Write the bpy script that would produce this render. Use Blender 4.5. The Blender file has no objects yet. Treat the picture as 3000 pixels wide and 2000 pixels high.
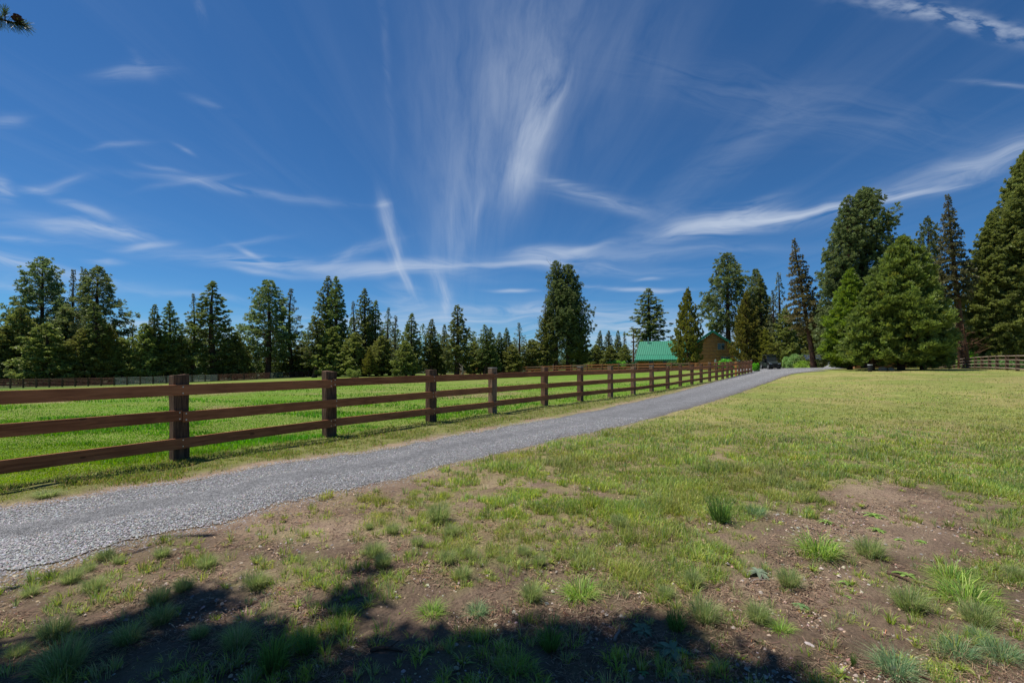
import bpy, math, random
import numpy as np
from mathutils import Vector, Matrix, noise as mnoise

# ------------------------------------------------------------------ camera, sky, sun
S = bpy.context.scene
C = S.collection
R = math.radians
F = 1333.0          # focal length in photograph pixels (3000 wide)
EYE = 1.71
VH = 1060.0         # horizon row
cam_d = bpy.data.cameras.new("camera"); cam = bpy.data.objects.new("camera", cam_d); C.objects.link(cam)
cam_d.sensor_width = 36.0; cam_d.lens = 36.0*F/3000.0
cam_d.shift_y = (VH-1000.0)/3000.0
cam_d.clip_start = 0.05; cam_d.clip_end = 9000
cam.location = (0, 0, EYE); cam.rotation_euler = (R(90), 0, 0)
S.camera = cam
S.render.resolution_x = 1024; S.render.resolution_y = 682

SUN_AZ = Vector((-0.98, 0.20)).normalized(); SUN_EL = R(66)
sl = bpy.data.lights.new("sun", 'SUN'); sl.energy = 5.0; sl.angle = R(0.53); sl.color = (1.0, 0.95, 0.87)
so = bpy.data.objects.new("sun", sl); C.objects.link(so)
to_sun = Vector((SUN_AZ.x*math.cos(SUN_EL), SUN_AZ.y*math.cos(SUN_EL), math.sin(SUN_EL)))
so.rotation_euler = to_sun.to_track_quat('Z', 'Y').to_euler(); so.location = to_sun*60

W = bpy.data.worlds.new("World"); S.world = W; W.use_nodes = True
nt = W.node_tree; nt.nodes.clear()
def N(tree, t, **kw):
    n = tree.nodes.new(t)
    for k, v in kw.items(): setattr(n, k, v)
    return n
def M(tree, op, a, b=None, clamp=False, c=None):
    n = tree.nodes.new('ShaderNodeMath'); n.operation = op; n.use_clamp = clamp
    for i, x in enumerate((a, b, c)):
        if x is None: continue
        if isinstance(x, (int, float)): n.inputs[i].default_value = x
        else: tree.links.new(x, n.inputs[i])
    return n.outputs[0]
L = nt.links.new
sky = N(nt, 'ShaderNodeTexSky'); sky.sky_type = 'NISHITA'; sky.sun_disc = False
sky.sun_elevation = SUN_EL; sky.sun_rotation = math.atan2(SUN_AZ.x, SUN_AZ.y)
sky.altitude = 1300; sky.air_density = 1.0; sky.dust_density = 0.1; sky.ozone_density = 4.0
tc = N(nt, 'ShaderNodeTexCoord'); sep = N(nt, 'ShaderNodeSeparateXYZ'); L(tc.outputs['Generated'], sep.inputs[0])
dx, dy, dz = sep.outputs
front = M(nt, 'GREATER_THAN', dy, 0.05)
ysafe = M(nt, 'MAXIMUM', dy, 0.05)
s_ = M(nt, 'DIVIDE', dx, ysafe); t_ = M(nt, 'DIVIDE', dz, ysafe)
comb = N(nt, 'ShaderNodeCombineXYZ'); L(s_, comb.inputs[0]); L(t_, comb.inputs[1])
# gentle warp so that no cloud has a straight edge
wn = N(nt, 'ShaderNodeTexNoise'); wn.inputs['Scale'].default_value = 3.1; wn.inputs['Detail'].default_value = 3
L(comb.outputs[0], wn.inputs['Vector'])
wsub = N(nt, 'ShaderNodeVectorMath', operation='SUBTRACT'); L(wn.outputs['Color'], wsub.inputs[0]); wsub.inputs[1].default_value = (.5, .5, .5)
wsc = N(nt, 'ShaderNodeVectorMath', operation='SCALE'); L(wsub.outputs[0], wsc.inputs[0]); wsc.inputs[3].default_value = 0.075
wad = N(nt, 'ShaderNodeVectorMath', operation='ADD'); L(comb.outputs[0], wad.inputs[0]); L(wsc.outputs[0], wad.inputs[1])
P2 = wad.outputs[0]
# cirrus wisps: (u, v, half length, half width, angle deg (counter-clockwise), amount, along-scale, across-scale)
CIR = [
 (1575, 270, 190, 50, 85, .34, 1.2, 7), (1562, 390, 170, 42, 74, .62, 1.2, 6), (1622, 320, 90, 9, 70, .6, 2, 3),
 (1520, 510, 90, 50, 60, .34, 1.5, 6), (1470, 250, 180, 60, 80, .22, 1, 6),
 (1480, 120, 420, 200, 86, .10, .8, 10), (1340, 560, 360, 110, 94, .08, .8, 10), (1680, 60, 300, 160, 80, .08, .8, 10), (1290, 250, 340, 130, 92, .05, .8, 11),
 (1700, 560, 150, 16, -22, .26, 1.5, 4), (1780, 590, 200, 26, -14, .18, 1.5, 4),
 (1132, 635, 60, 20, -70, .24, 1.5, 3), (1158, 705, 65, 18, -62, .28, 1.5, 3), (1176, 755, 35, 10, -82, .35, 1.5, 3), (1198, 820, 60, 11, -56, .45, 1.5, 3), (1185, 880, 70, 16, -14, .2, 1.5, 3), (1120, 606, 20, 10, 10, .4, 1, 2),
 (1130, 120, 330, 10, -88, .06, .8, 3),
 (1345, 620, 190, 50, 72, .22, 1, 6), (1380, 650, 120, 16, 66, .16, 1.5, 3),
 (1300, 850, 60, 16, -64, .36, 1.5, 3), (1312, 900, 45, 12, -100, .3, 1.5, 3), (1200, 870, 60, 30, -30, .22, 1.5, 4),
 (900, 770, 330, 17, -4, .62, 1.0, 4), (700, 765, 130, 11, -3, .6, 1.4, 3), (1180, 785, 200, 15, 3, .65, 1.2, 3),
 (740, 792, 110, 8, -6, .5, 1.4, 3), (1030, 745, 110, 14, 14, .28, 1.4, 4), (740, 745, 60, 8, -28, .5, 1.4, 3), (720, 708, 100, 8, 8, .22, 1.4, 3),
 (700, 560, 260, 11, -8, .34, 1.2, 3), (560, 540, 110, 10, 8, .25, 1.2, 3), (480, 505, 60, 8, -12, .22, 1.2, 3),
 (250, 612, 75, 11, -22, .55, 1.4, 3), (230, 660, 130, 20, -9, .55, 1.2, 4), (340, 680, 90, 13, -14, .55, 1.4, 3), (420, 716, 70, 9, 4, .6, 1.4, 3),
 (295, 752, 42, 7, -2, .62, 1.4, 3), (40, 690, 150, 9, -4, .35, 1.2, 3), (120, 775, 200, 12, -9, .6, 1.0, 4), (30, 760, 180, 26, -9, .25, 1.0, 5), (60, 845, 160, 12, -6, .3, 1, 3),
 (10, 540, 34, 26, -40, .65, 1.6, 3), (115, 545, 50, 14, -4, .4, 1.4, 3), (200, 530, 60, 13, 10, .2, 1.4, 3),
 (20, 345, 60, 16, 4, .3, 1.2, 3), (390, 205, 95, 22, 6, .26, 1.4, 4), (430, 185, 40, 16, -50, .22, 1.4, 3), (585, 25, 36, 12, -70, .2, 1.4, 3),
 (630, 315, 60, 11, -28, .2, 1.4, 3), (345, 435, 80, 8, 3, .22, 1.2, 3), (548, 452, 26, 6, -30, .28, 1.2, 3),
 (1610, 742, 110, 16, 2, .75, 1.3, 4), (1700, 735, 90, 8, 12, .5, 1.3, 3), (1480, 768, 110, 7, 4, .4, 1.2, 3), (1600, 768, 60, 6, 2, .5, 1.2, 3),
 (1500, 847, 60, 5, -2, .6, 1.2, 3), (1750, 785, 260, 12, -2, .32, 1.0, 4), (1900, 808, 36, 4, 0, .55, 1.2, 2),
 (1930, 842, 180, 6, -4, .75, 1.2, 3), (1700, 905, 260, 26, 0, .40, 1.0, 6), (1750, 950, 320, 22, 0, .36, 1.0, 6), (1450, 900, 260, 12, 0, .3, 1, 5),
 (2150, 650, 190, 30, 9, .80, 1.2, 6), (2330, 625, 230, 17, 10, .85, 1.0, 4), (2060, 672, 80, 15, 2, .45, 1.4, 4), (2080, 690, 170, 12, 7, .4, 1.2, 4),
 (2620, 585, 170, 9, 8, .75, 1.0, 3), (2800, 520, 340, 40, 16, .27, .8, 7), (2950, 455, 300, 46, 18, .18, .8, 7), (2230, 590, 90, 16, 24, .16, 1.2, 4), (90, 640, 260, 40, -6, .12, 1, 5), (150, 820, 300, 30, -4, .14, 1, 5),
 (1900, 745, 330, 22, 2, .20, 1.0, 5), (2350, 310, 480, 80, -12, .075, .7, 9), (2950, 258, 110, 7, -2, .28, 1, 3), (2150, 450, 300, 60, 35, .06, .7, 8),
 (1900, 130, 260, 130, 60, .06, .7, 9),
 (1100, 930, 260, 14, 1, .45, 1.0, 4), (1150, 905, 60, 8, 6, .4, 1, 3), (1330, 935, 140, 10, -1, .5, 1.0, 4), (400, 935, 60, 12, -6, .75, 1.2, 3), (560, 860, 280, 10, -8, .22, 1.0, 4),
 (800, 1000, 900, 55, 0, .42, 1.2, 6), (2100, 980, 900, 60, 0, .50, 1.2, 6), (1880, 985, 46, 26, 0, .9, 2, 2.4),
]
def fibre(ang, along, across, seed, vec=None, det=4.5, dist=.6, gain=3.4, cut=1.0):
    """stretched noise, one for each run of the wind"""
    m1 = N(nt, 'ShaderNodeMapping'); L(vec or P2, m1.inputs['Vector']); m1.inputs['Rotation'].default_value = (0, 0, R(-ang))
    m2 = N(nt, 'ShaderNodeMapping'); L(m1.outputs[0], m2.inputs['Vector']); m2.inputs['Scale'].default_value = (along, across, 1); m2.inputs['Location'].default_value = (seed*3.7, seed*1.9, 0)
    nz = N(nt, 'ShaderNodeTexNoise'); nz.noise_dimensions = '2D'; L(m2.outputs[0], nz.inputs['Vector'])
    nz.inputs['Scale'].default_value = 1.0; nz.inputs['Detail'].default_value = det; nz.inputs['Roughness'].default_value = .62; nz.inputs['Distortion'].default_value = dist
    return M(nt, 'MAXIMUM', M(nt, 'SUBTRACT', M(nt, 'MULTIPLY', nz.outputs[0], gain), cut), 0.0)
# fan coordinates: direction and distance from the point on the horizon the streaks run out of
fx = M(nt, 'SUBTRACT', s_, (1330-1500)/F); fy = M(nt, 'ADD', t_, .35)
cf = N(nt, 'ShaderNodeCombineXYZ'); L(M(nt, 'ARCTAN2', fx, fy), cf.inputs[0]); L(M(nt, 'SQRT', M(nt, 'ADD', M(nt, 'MULTIPLY', fx, fx), M(nt, 'MULTIPLY', fy, fy))), cf.inputs[1])
wfn = N(nt, 'ShaderNodeVectorMath', operation='ADD'); L(cf.outputs[0], wfn.inputs[0]); L(wsc.outputs[0], wfn.inputs[1])
def cls(an):      # which run of fibres a wisp belongs to
    if an > 55: return 'fan'
    if an < -50: return 'down'
    if an > 7: return 'up'
    if an < -7: return 'dn'
    return 'flat'
KEEP = {}
for w_ in CIR: KEEP.setdefault(cls(w_[4]), []).append(w_)
acc = None
for key, lst in KEEP.items():
    nse = {'fan': lambda: fibre(0, 15, 3.6, 1, wfn.outputs[0], 7, .25, 2.3, .42), 'down': lambda: fibre(-70, 5, 34, 2), 'up': lambda: fibre(13, 4, 30, 3), 'dn': lambda: fibre(-12, 5, 30, 4), 'flat': lambda: fibre(1, 4, 34, 5)}[key]()
    sub = None
    for i, (u, v, hl, hw, an, am, a1, a2) in enumerate(lst):
        mp = N(nt, 'ShaderNodeMapping', vector_type='TEXTURE')
        prev = sub if sub is not None else nse
        # a vanishing dependence on the sum so far keeps Cycles evaluating one wisp at a time
        if i % 6 == 0:
            va = N(nt, 'ShaderNodeVectorMath', operation='ADD'); L(P2, va.inputs[0]); L(M(nt, 'MULTIPLY', prev, 1e-6), va.inputs[1]); pos_ = va.outputs[0]
        L(pos_, mp.inputs['Vector'])
        mp.inputs['Location'].default_value = ((u-1500)/F, (VH-v)/F, 0)
        mp.inputs['Rotation'].default_value = (0, 0, R(an)); mp.inputs['Scale'].default_value = (hl/F, hw/F, 1)
        dt = N(nt, 'ShaderNodeVectorMath', operation='DOT_PRODUCT'); L(mp.outputs[0], dt.inputs[0]); L(mp.outputs[0], dt.inputs[1])
        g = M(nt, 'POWER', .3679, dt.outputs['Value'])
        am = am*.8 if u < 760 else am
        sub = M(nt, 'MULTIPLY', g, am) if sub is None else M(nt, 'MULTIPLY_ADD', g, am, c=sub)
    sub = M(nt, 'MULTIPLY', sub, nse)
    acc = sub if acc is None else M(nt, 'ADD', acc, sub)
# the rippled cloud bank high on the right: a band made of short slanting ripples
mp = N(nt, 'ShaderNodeMapping', vector_type='TEXTURE'); L(P2, mp.inputs['Vector'])
mp.inputs['Location'].default_value = ((2830-1500)/F, (VH-75)/F, 0); mp.inputs['Rotation'].default_value = (0, 0, R(-13)); mp.inputs['Scale'].default_value = (290/F, 24/F, 1)
dt = N(nt, 'ShaderNodeVectorMath', operation='DOT_PRODUCT'); L(mp.outputs[0], dt.inputs[0]); L(mp.outputs[0], dt.inputs[1])
g = M(nt, 'EXPONENT', M(nt, 'MULTIPLY', dt.outputs['Value'], -.9))
m2 = N(nt, 'ShaderNodeMapping'); L(P2, m2.inputs['Vector']); m2.inputs['Rotation'].default_value = (0, 0, R(50)); m2.inputs['Scale'].default_value = (15, 40, 1)
nz = N(nt, 'ShaderNodeTexNoise'); nz.noise_dimensions = '2D'; L(m2.outputs[0], nz.inputs['Vector']); nz.inputs['Scale'].default_value = 1.0; nz.inputs['Detail'].default_value = 4
acc = M(nt, 'ADD', acc, M(nt, 'MULTIPLY', M(nt, 'MULTIPLY', g, M(nt, 'MAXIMUM', M(nt, 'SUBTRACT', M(nt, 'MULTIPLY', nz.outputs[0], 4.2), 1.5), 0)), .62))
# thin fibres everywhere, in the plane of the cloud deck, so they fan out from the far horizon
zs = M(nt, 'MAXIMUM', dz, 0.03)
cx = M(nt, 'DIVIDE', dx, zs); cy = M(nt, 'DIVIDE', dy, zs)
cb = N(nt, 'ShaderNodeCombineXYZ'); L(cx, cb.inputs[0]); L(cy, cb.inputs[1])
mp = N(nt, 'ShaderNodeMapping'); L(cb.outputs[0], mp.inputs['Vector']); mp.inputs['Rotation'].default_value = (0, 0, R(-14)); mp.inputs['Scale'].default_value = (3.4, .32, 1)
nf = N(nt, 'ShaderNodeTexNoise'); nf.noise_dimensions = '2D'; L(mp.outputs[0], nf.inputs['Vector']); nf.inputs['Scale'].default_value = 1.0; nf.inputs['Detail'].default_value = 7; nf.inputs['Roughness'].default_value = .6; nf.inputs['Distortion'].default_value = .5
mp = N(nt, 'ShaderNodeMapping'); L(cb.outputs[0], mp.inputs['Vector']); mp.inputs['Scale'].default_value = (.5, .28, 1); mp.inputs['Location'].default_value = (3.3, 1, 0)
nb = N(nt, 'ShaderNodeTexNoise'); nb.noise_dimensions = '2D'; L(mp.outputs[0], nb.inputs['Vector']); nb.inputs['Scale'].default_value = 1.0; nb.inputs['Detail'].default_value = 2
thin = M(nt, 'MULTIPLY', M(nt, 'MAXIMUM', M(nt, 'SUBTRACT', M(nt, 'MULTIPLY', nf.outputs[0], 2.2), .9), 0), M(nt, 'MAXIMUM', M(nt, 'SUBTRACT', M(nt, 'MULTIPLY', nb.outputs[0], 2.6), 1.0), 0))
acc = M(nt, 'ADD', M(nt, 'MULTIPLY', acc, front), M(nt, 'MULTIPLY', thin, .06))
fac = M(nt, 'SUBTRACT', 1.0, M(nt, 'EXPONENT', M(nt, 'MULTIPLY', acc, -1.15)), clamp=True)
fac = M(nt, 'MULTIPLY', fac, .92)
tint = N(nt, 'ShaderNodeMix', data_type='RGBA', blend_type='MULTIPLY'); tint.inputs[0].default_value = 1.0
L(sky.outputs[0], tint.inputs[6]); tint.inputs[7].default_value = (.36, .71, .98, 1)
mx = N(nt, 'ShaderNodeMix', data_type='RGBA'); L(fac, mx.inputs[0]); L(tint.outputs[2], mx.inputs[6]); mx.inputs[7].default_value = (6.1, 6.9, 8.2, 1)
bg = N(nt, 'ShaderNodeBackground'); L(mx.outputs[2], bg.inputs['Color']); bg.inputs['Strength'].default_value = 0.079
ow = N(nt, 'ShaderNodeOutputWorld'); L(bg.outputs[0], ow.inputs['Surface'])
W.cycles.sampling_method = 'NONE'

S.view_settings.view_transform = 'Standard'; S.view_settings.look = 'None'; S.view_settings.gamma = 1; S.view_settings.exposure = 0.28
try:
    S.cycles.max_bounces = 6; S.cycles.diffuse_bounces = 3; S.cycles.transparent_max_bounces = 6
except Exception: pass

# ------------------------------------------------------------------ helpers
rng = np.random.default_rng(7)
def sm(t):
    t = np.clip(t, 0, 1); return t*t*(3-2*t)
def gz(x, y):
    """height of the land"""
    x = np.asarray(x, float); y = np.asarray(y, float)
    z = -1.1*sm((25-x)/40)*sm((y-15)/55) - 1.5*sm((-x-20)/60)*sm((y-8)/50)
    z = z + .9*np.exp(-((x-46)**2/450 + (y-46)**2/1250)) + .28*np.exp(-((x-64)**2+(y-62)**2)/260)
    near = 1-sm((np.hypot(x, y-4)-14)/20)
    z = z + near*(.022*np.sin(x*1.3+.7*np.sin(y*.9))*np.cos(y*1.1+.4*x) )
    return z
def G(u, v):
    """ground point seen at photograph pixel (u, v)"""
    d = F*EYE/max(v-VH, 8)
    for _ in range(6):
        z = float(gz((u-1500)/F*d, d)); d = F*(EYE-z)/max(v-VH, 8)
    return (u-1500)/F*d, d
def at(u, d):
    x = (u-1500)/F*d
    return x, d, float(gz(x, d))
def _h(ix, iy, s):
    n = (ix.astype(np.int64)*374761393 + iy.astype(np.int64)*668265263 + s*1442695041) & 0x7fffffff
    n = ((n ^ (n >> 13))*1274126177) & 0x7fffffff
    return ((n ^ (n >> 16)) & 0xffff)/65535.0
def vn(x, y, s=0):
    x = np.asarray(x, float); y = np.asarray(y, float)
    ix = np.floor(x); iy = np.floor(y); fx = x-ix; fy = y-iy; fx = fx*fx*(3-2*fx); fy = fy*fy*(3-2*fy)
    a = _h(ix, iy, s); b = _h(ix+1, iy, s); c = _h(ix, iy+1, s); d = _h(ix+1, iy+1, s)
    return (a*(1-fx)+b*fx)*(1-fy)+(c*(1-fx)+d*fx)*fy
def fbm(x, y, s=0, o=4):
    t = 0; a = .5; m = 0
    for k in range(o):
        t = t + a*vn(x*2**k, y*2**k, s+k*17); m += a; a *= .5
    return t/m

def tag(o, label=None, cat=None, group=None, kind=None):
    if label: o['label'] = label
    if cat: o['category'] = cat
    if group: o['group'] = group
    if kind: o['kind'] = kind
    return o
def thing(name, label, cat, loc=(0, 0, 0), rz=0, group=None):
    o = bpy.data.objects.new(name, None); C.objects.link(o); o.location = loc; o.rotation_euler = (0, 0, rz)
    o.empty_display_size = .3
    return tag(o, label, cat, group)
def npmesh(name, V, Fc, mat, parent=None, col=None, smooth=False, loc=None, uvs=None):
    """mesh from numpy arrays: V (n,3), Fc (m,k) with k=3 or 4, col (n,3) optional"""
    V = np.asarray(V, np.float32); Fc = np.asarray(Fc, np.int32)
    me = bpy.data.meshes.new(name); k = Fc.shape[1]
    me.vertices.add(len(V)); me.vertices.foreach_set('co', V.ravel())
    me.loops.add(Fc.size); me.loops.foreach_set('vertex_index', Fc.ravel())
    me.polygons.add(len(Fc)); me.polygons.foreach_set('loop_start', np.arange(0, Fc.size, k, dtype=np.int32))
    if smooth: me.polygons.foreach_set('use_smooth', np.ones(len(Fc), bool))
    me.update(calc_edges=True)
    if col is not None:
        a = me.color_attributes.new('col', 'FLOAT_COLOR', 'POINT')
        c4 = np.ones((len(V), 4), np.float32); c4[:, :3] = col; a.data.foreach_set('color', c4.ravel())
    if mat: me.materials.append(mat)
    o = bpy.data.objects.new(name, me); C.objects.link(o)
    if parent: o.parent = parent
    if loc is not None: o.location = loc
    return o
def copy_tree(o, parent=None):
    c = o.copy(); C.objects.link(c); c.parent = parent
    for ch in o.children: copy_tree(ch, c)
    return c

class MB:
    def __init__(s): s.v = []; s.f = []
    def add(s, v, f):
        b = len(s.v); s.v += [tuple(p) for p in v]; s.f += [tuple(i+b for i in q) for q in f]; return s
    def box(s, c, d, rot=None, taper=1.0):
        x, y, z = d[0]/2, d[1]/2, d[2]/2
        P = [Vector((a*x*(taper if e > 0 else 1), b*y*(taper if e > 0 else 1), e*z)) for e in (-1, 1) for a, b in ((-1, -1), (1, -1), (1, 1), (-1, 1))]
        if rot: P = [rot @ p for p in P]
        P = [p+Vector(c) for p in P]
        return s.add(P, [(3, 2, 1, 0), (4, 5, 6, 7), (0, 1, 5, 4), (1, 2, 6, 5), (2, 3, 7, 6), (3, 0, 4, 7)])
    def quadprism(s, pts, thick):
        """flat polygon (list of 3d) given thickness vector"""
        n = len(pts); t = Vector(thick); P = [Vector(p) for p in pts]+[Vector(p)+t for p in pts]
        return s.add(P, [tuple(range(n))[::-1], tuple(range(n, 2*n))]+[(i, (i+1) % n, n+(i+1) % n, n+i) for i in range(n)])
    def tube(s, pts, rad, n=8, cap=True):
        pts = [Vector(p) for p in pts]; rr = rad if isinstance(rad, (list, tuple)) else [rad]*len(pts)
        b = len(s.v)
        for i, p in enumerate(pts):
            d = (pts[min(i+1, len(pts)-1)]-pts[max(i-1, 0)]).normalized()
            a = d.orthogonal().normalized() if abs(d.z) > .9 else Vector((0, 0, 1)).cross(d).normalized()
            c = d.cross(a)
            for k in range(n):
                t = 2*math.pi*k/n; s.v.append(tuple(p+(a*math.cos(t)+c*math.sin(t))*rr[i]))
        for i in range(len(pts)-1):
            for k in range(n):
                s.f.append((b+i*n+k, b+i*n+(k+1) % n, b+(i+1)*n+(k+1) % n, b+(i+1)*n+k))
        if cap:
            s.f.append(tuple(b+k for k in range(n))[::-1]); s.f.append(tuple(b+(len(pts)-1)*n+k for k in range(n)))
        return s
    def build(s, name, mat, parent=None, bevel=0, smooth=False, loc=None, rz=None):
        me = bpy.data.meshes.new(name); me.from_pydata(s.v, [], s.f); me.update()
        if mat: me.materials.append(mat)
        if smooth:
            me.polygons.foreach_set('use_smooth', [True]*len(me.polygons))
        o = bpy.data.objects.new(name, me); C.objects.link(o)
        if parent: o.parent = parent
        if loc: o.location = loc
        if rz is not None: o.rotation_euler = (0, 0, rz)
        if bevel:
            m = o.modifiers.new('b', 'BEVEL'); m.width = bevel; m.segments = 2; m.limit_method = 'ANGLE'
        return o

# ------------------------------------------------------------------ materials
def newmat(name):
    m = bpy.data.materials.new(name); m.use_nodes = True; t = m.node_tree; t.nodes.clear()
    return m, t
def pbr(name, col, rough=.8, noise=None, spec=.3, metal=0, bump=None, stretch=None, coord='Object', dark=.6):
    """plain procedural material: base colour modulated by noise (scale, amount)"""
    m, t = newmat(name); o = N(t, 'ShaderNodeOutputMaterial'); b = N(t, 'ShaderNodeBsdfPrincipled')
    t.links.new(b.outputs[0], o.inputs[0]); b.inputs['Roughness'].default_value = rough
    b.inputs['Specular IOR Level'].default_value = spec; b.inputs['Metallic'].default_value = metal
    tcn = N(t, 'ShaderNodeTexCoord'); mp = N(t, 'ShaderNodeMapping'); t.links.new(tcn.outputs[coord], mp.inputs[0])
    if stretch: mp.inputs['Scale'].default_value = stretch
    sc, am = noise or (5, .3)
    nz = N(t, 'ShaderNodeTexNoise'); nz.inputs['Scale'].default_value = sc; nz.inputs['Detail'].default_value = 6; nz.inputs['Roughness'].default_value = .65
    t.links.new(mp.outputs[0], nz.inputs['Vector'])
    mr = N(t, 'ShaderNodeMapRange'); t.links.new(nz.outputs[0], mr.inputs[0]); mr.inputs[1].default_value = .3; mr.inputs[2].default_value = .7
    mixn = N(t, 'ShaderNodeMix', data_type='RGBA'); t.links.new(mr.outputs[0], mixn.inputs[0])
    mixn.inputs[6].default_value = (*[c*(1-am) for c in col], 1); mixn.inputs[7].default_value = (*[min(1, c*(1+am)) for c in col], 1)
    t.links.new(mixn.outputs[2], b.inputs['Base Color'])
    if bump:
        bp = N(t, 'ShaderNodeBump'); bp.inputs['Strength'].default_value = bump[1]; bp.inputs['Distance'].default_value = bump[2]
        n2 = N(t, 'ShaderNodeTexNoise'); n2.inputs['Scale'].default_value = bump[0]; n2.inputs['Detail'].default_value = 5; t.links.new(mp.outputs[0], n2.inputs['Vector'])
        t.links.new(n2.outputs[0], bp.inputs['Height']); t.links.new(bp.outputs[0], b.inputs['Normal'])
    return m
def leafmat(name, transl=.35, gain=1.0, spec=.25, rough=.55, objvar=.25):
    """leaves and blades: colour from the mesh attribute, a little light passing through"""
    m, t = newmat(name); o = N(t, 'ShaderNodeOutputMaterial')
    at_ = N(t, 'ShaderNodeAttribute'); at_.attribute_name = 'col'
    oi = N(t, 'ShaderNodeObjectInfo')
    hv = N(t, 'ShaderNodeHueSaturation'); t.links.new(at_.outputs['Color'], hv.inputs['Color'])
    t.links.new(M(t, 'ADD', M(t, 'MULTIPLY', oi.outputs['Random'], 2*objvar), gain*(1-objvar)), hv.inputs['Value'])
    t.links.new(M(t, 'ADD', M(t, 'MULTIPLY', oi.outputs['Random'], .03*(objvar > 0)), .485 if objvar > 0 else .5), hv.inputs['Hue'])
    b = N(t, 'ShaderNodeBsdfPrincipled'); b.inputs['Roughness'].default_value = rough; b.inputs['Specular IOR Level'].default_value = spec
    tr = N(t, 'ShaderNodeBsdfTranslucent'); mi = N(t, 'ShaderNodeMixShader'); mi.inputs[0].default_value = transl
    t.links.new(hv.outputs[0], b.inputs['Base Color'])
    hs = N(t, 'ShaderNodeHueSaturation'); hs.inputs['Saturation'].default_value = 1.15; hs.inputs['Value'].default_value = 1.35; t.links.new(hv.outputs[0], hs.inputs['Color'])
    t.links.new(hs.outputs[0], tr.inputs['Color'])
    t.links.new(b.outputs[0], mi.inputs[1]); t.links.new(tr.outputs[0], mi.inputs[2]); t.links.new(mi.outputs[0], o.inputs[0])
    return m
MAT = {}
MAT['needle'] = leafmat('needle_foliage', .34, 1.0, .3, .5, .16)
MAT['grass'] = leafmat('grass_blades', .42, 1.0, .25, .5, 0)
MAT['leaf'] = leafmat('soft_leaf', .3, 1.0, .2, .6, 0)
MAT['straw'] = leafmat('dry_straw', .15, 1.0, .15, .8, 0)
MAT['stone'] = leafmat('pebble_stone', 0.0, 1.0, .25, .8, 0)
MAT['bark'] = pbr('pine_bark', (.085, .052, .036), .95, (3, .5), .1, bump=(9, .9, .05), stretch=(3, 3, .8))
MAT['bark_red'] = pbr('orange_pine_bark', (.135, .072, .045), .95, (2.5, .5), .1, bump=(8, .9, .05), stretch=(3, 3, .7))
MAT['bark_grey'] = pbr('dead_wood', (.24, .20, .17), .95, (4, .4), .1, bump=(9, .6, .03), stretch=(2, 2, .6))
# ------------------------------------------------------------------ lines of the place: fence and drive
FU = [525, 965, 1263, 1443, 1595, 1700, 1788, 1855, 1909, 1956, 1993, 2027, 2054, 2079, 2099, 2117, 2131, 2144, 2156, 2165.5, 2175, 2183, 2192, 2201]
FH = [250, 190, 154, 132, 112, 100, 90, 82, 75, 68.5, 62.5, 58, 55, 52, 50, 48, 46, 44.5, 43, 41.8, 40.6, 39.6, 38.4, 37.3]
FP = [((u-1500)/F*2000.0/h, 2000.0/h) for u, h in zip(FU, FH)]
d0 = (FP[0][0]-FP[1][0], FP[0][1]-FP[1][1])
FP = [(FP[0][0]+d0[0]*k, FP[0][1]+d0[1]*k) for k in (3, 2, 1)] + FP      # three more posts run out of the picture
EL = [(-500, 1600), (0, 1495), (213, 1461), (425, 1429), (638, 1391), (850, 1353), (1000, 1332), (1200, 1300), (1403, 1263), (1600, 1229), (1786, 1193), (1920, 1164), (2041, 1133), (2110, 1114), (2168, 1099), (2196, 1090), (2200, 1085)]
ER = [(-500, 1872), (0, 1690), (213, 1630), (425, 1566), (638, 1519), (850, 1472), (1020, 1438), (1230, 1384), (1403, 1344), (1560, 1308), (1786, 1256), (1920, 1224), (2041, 1190), (2168, 1150), (2250, 1121), (2330, 1098), (2430, 1087.5)]
def dense(pts, n):
    P = np.array(pts); d = np.r_[0, np.cumsum(np.hypot(*np.diff(P, axis=0).T))]; d /= d[-1]
    # catmull-rom through the stations, by index
    t = np.linspace(0, len(P)-1, n); i = np.clip(t.astype(int), 0, len(P)-2); f = (t-i)[:, None]
    p0 = P[np.clip(i-1, 0, None)]; p1 = P[i]; p2 = P[i+1]; p3 = P[np.clip(i+2, None, len(P)-1)]
    return .5*(2*p1+(p2-p0)*f+(2*p0-5*p1+4*p2-p3)*f*f+(3*p1-p0-3*p2+p3)*f**3)
LE = dense([G(*p) for p in EL], 520); RE = dense([G(*p) for p in ER], 520)
x0 = LE[:, 0]; y0 = LE[:, 1]
jl = (fbm(x0*2.2, y0*2.2, 5)-.5)*.5; jr = (fbm(RE[:, 0]*2.2, RE[:, 1]*2.2, 9)-.5)*.6
nrm = RE-LE; nrm /= np.linalg.norm(nrm, axis=1)[:, None]
LEj = LE-nrm*jl[:, None]; REj = RE+nrm*jr[:, None]
def nearest(x, y, P):
    out = np.zeros(len(x), int)
    for a in range(0, len(x), 20000):
        q = (x[a:a+20000, None]-P[None, :, 0])**2+(y[a:a+20000, None]-P[None, :, 1])**2
        out[a:a+20000] = q.argmin(1)
    return out
def side_dist(x, y, P):
    """signed metres to a line, positive on its right"""
    T = np.gradient(P, axis=0); T /= np.linalg.norm(T, axis=1)[:, None]+1e-9
    i = nearest(x, y, P); r = np.stack([x, y], 1)-P[i]; t = T[i]
    return np.where(t[:, 0]*r[:, 1]-t[:, 1]*r[:, 0] < 0, 1, -1)*np.hypot(r[:, 0], r[:, 1])
def roadside(x, y):
    """metres outside the drive: positive = right of it, negative = left, 0 inside"""
    a = side_dist(x, y, REj[::2]); b = side_dist(x, y, LEj[::2])
    return np.where(a > 0, np.where(b > 0, a, np.minimum(a, 99)), np.where(b < 0, b, 0.0))
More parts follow.
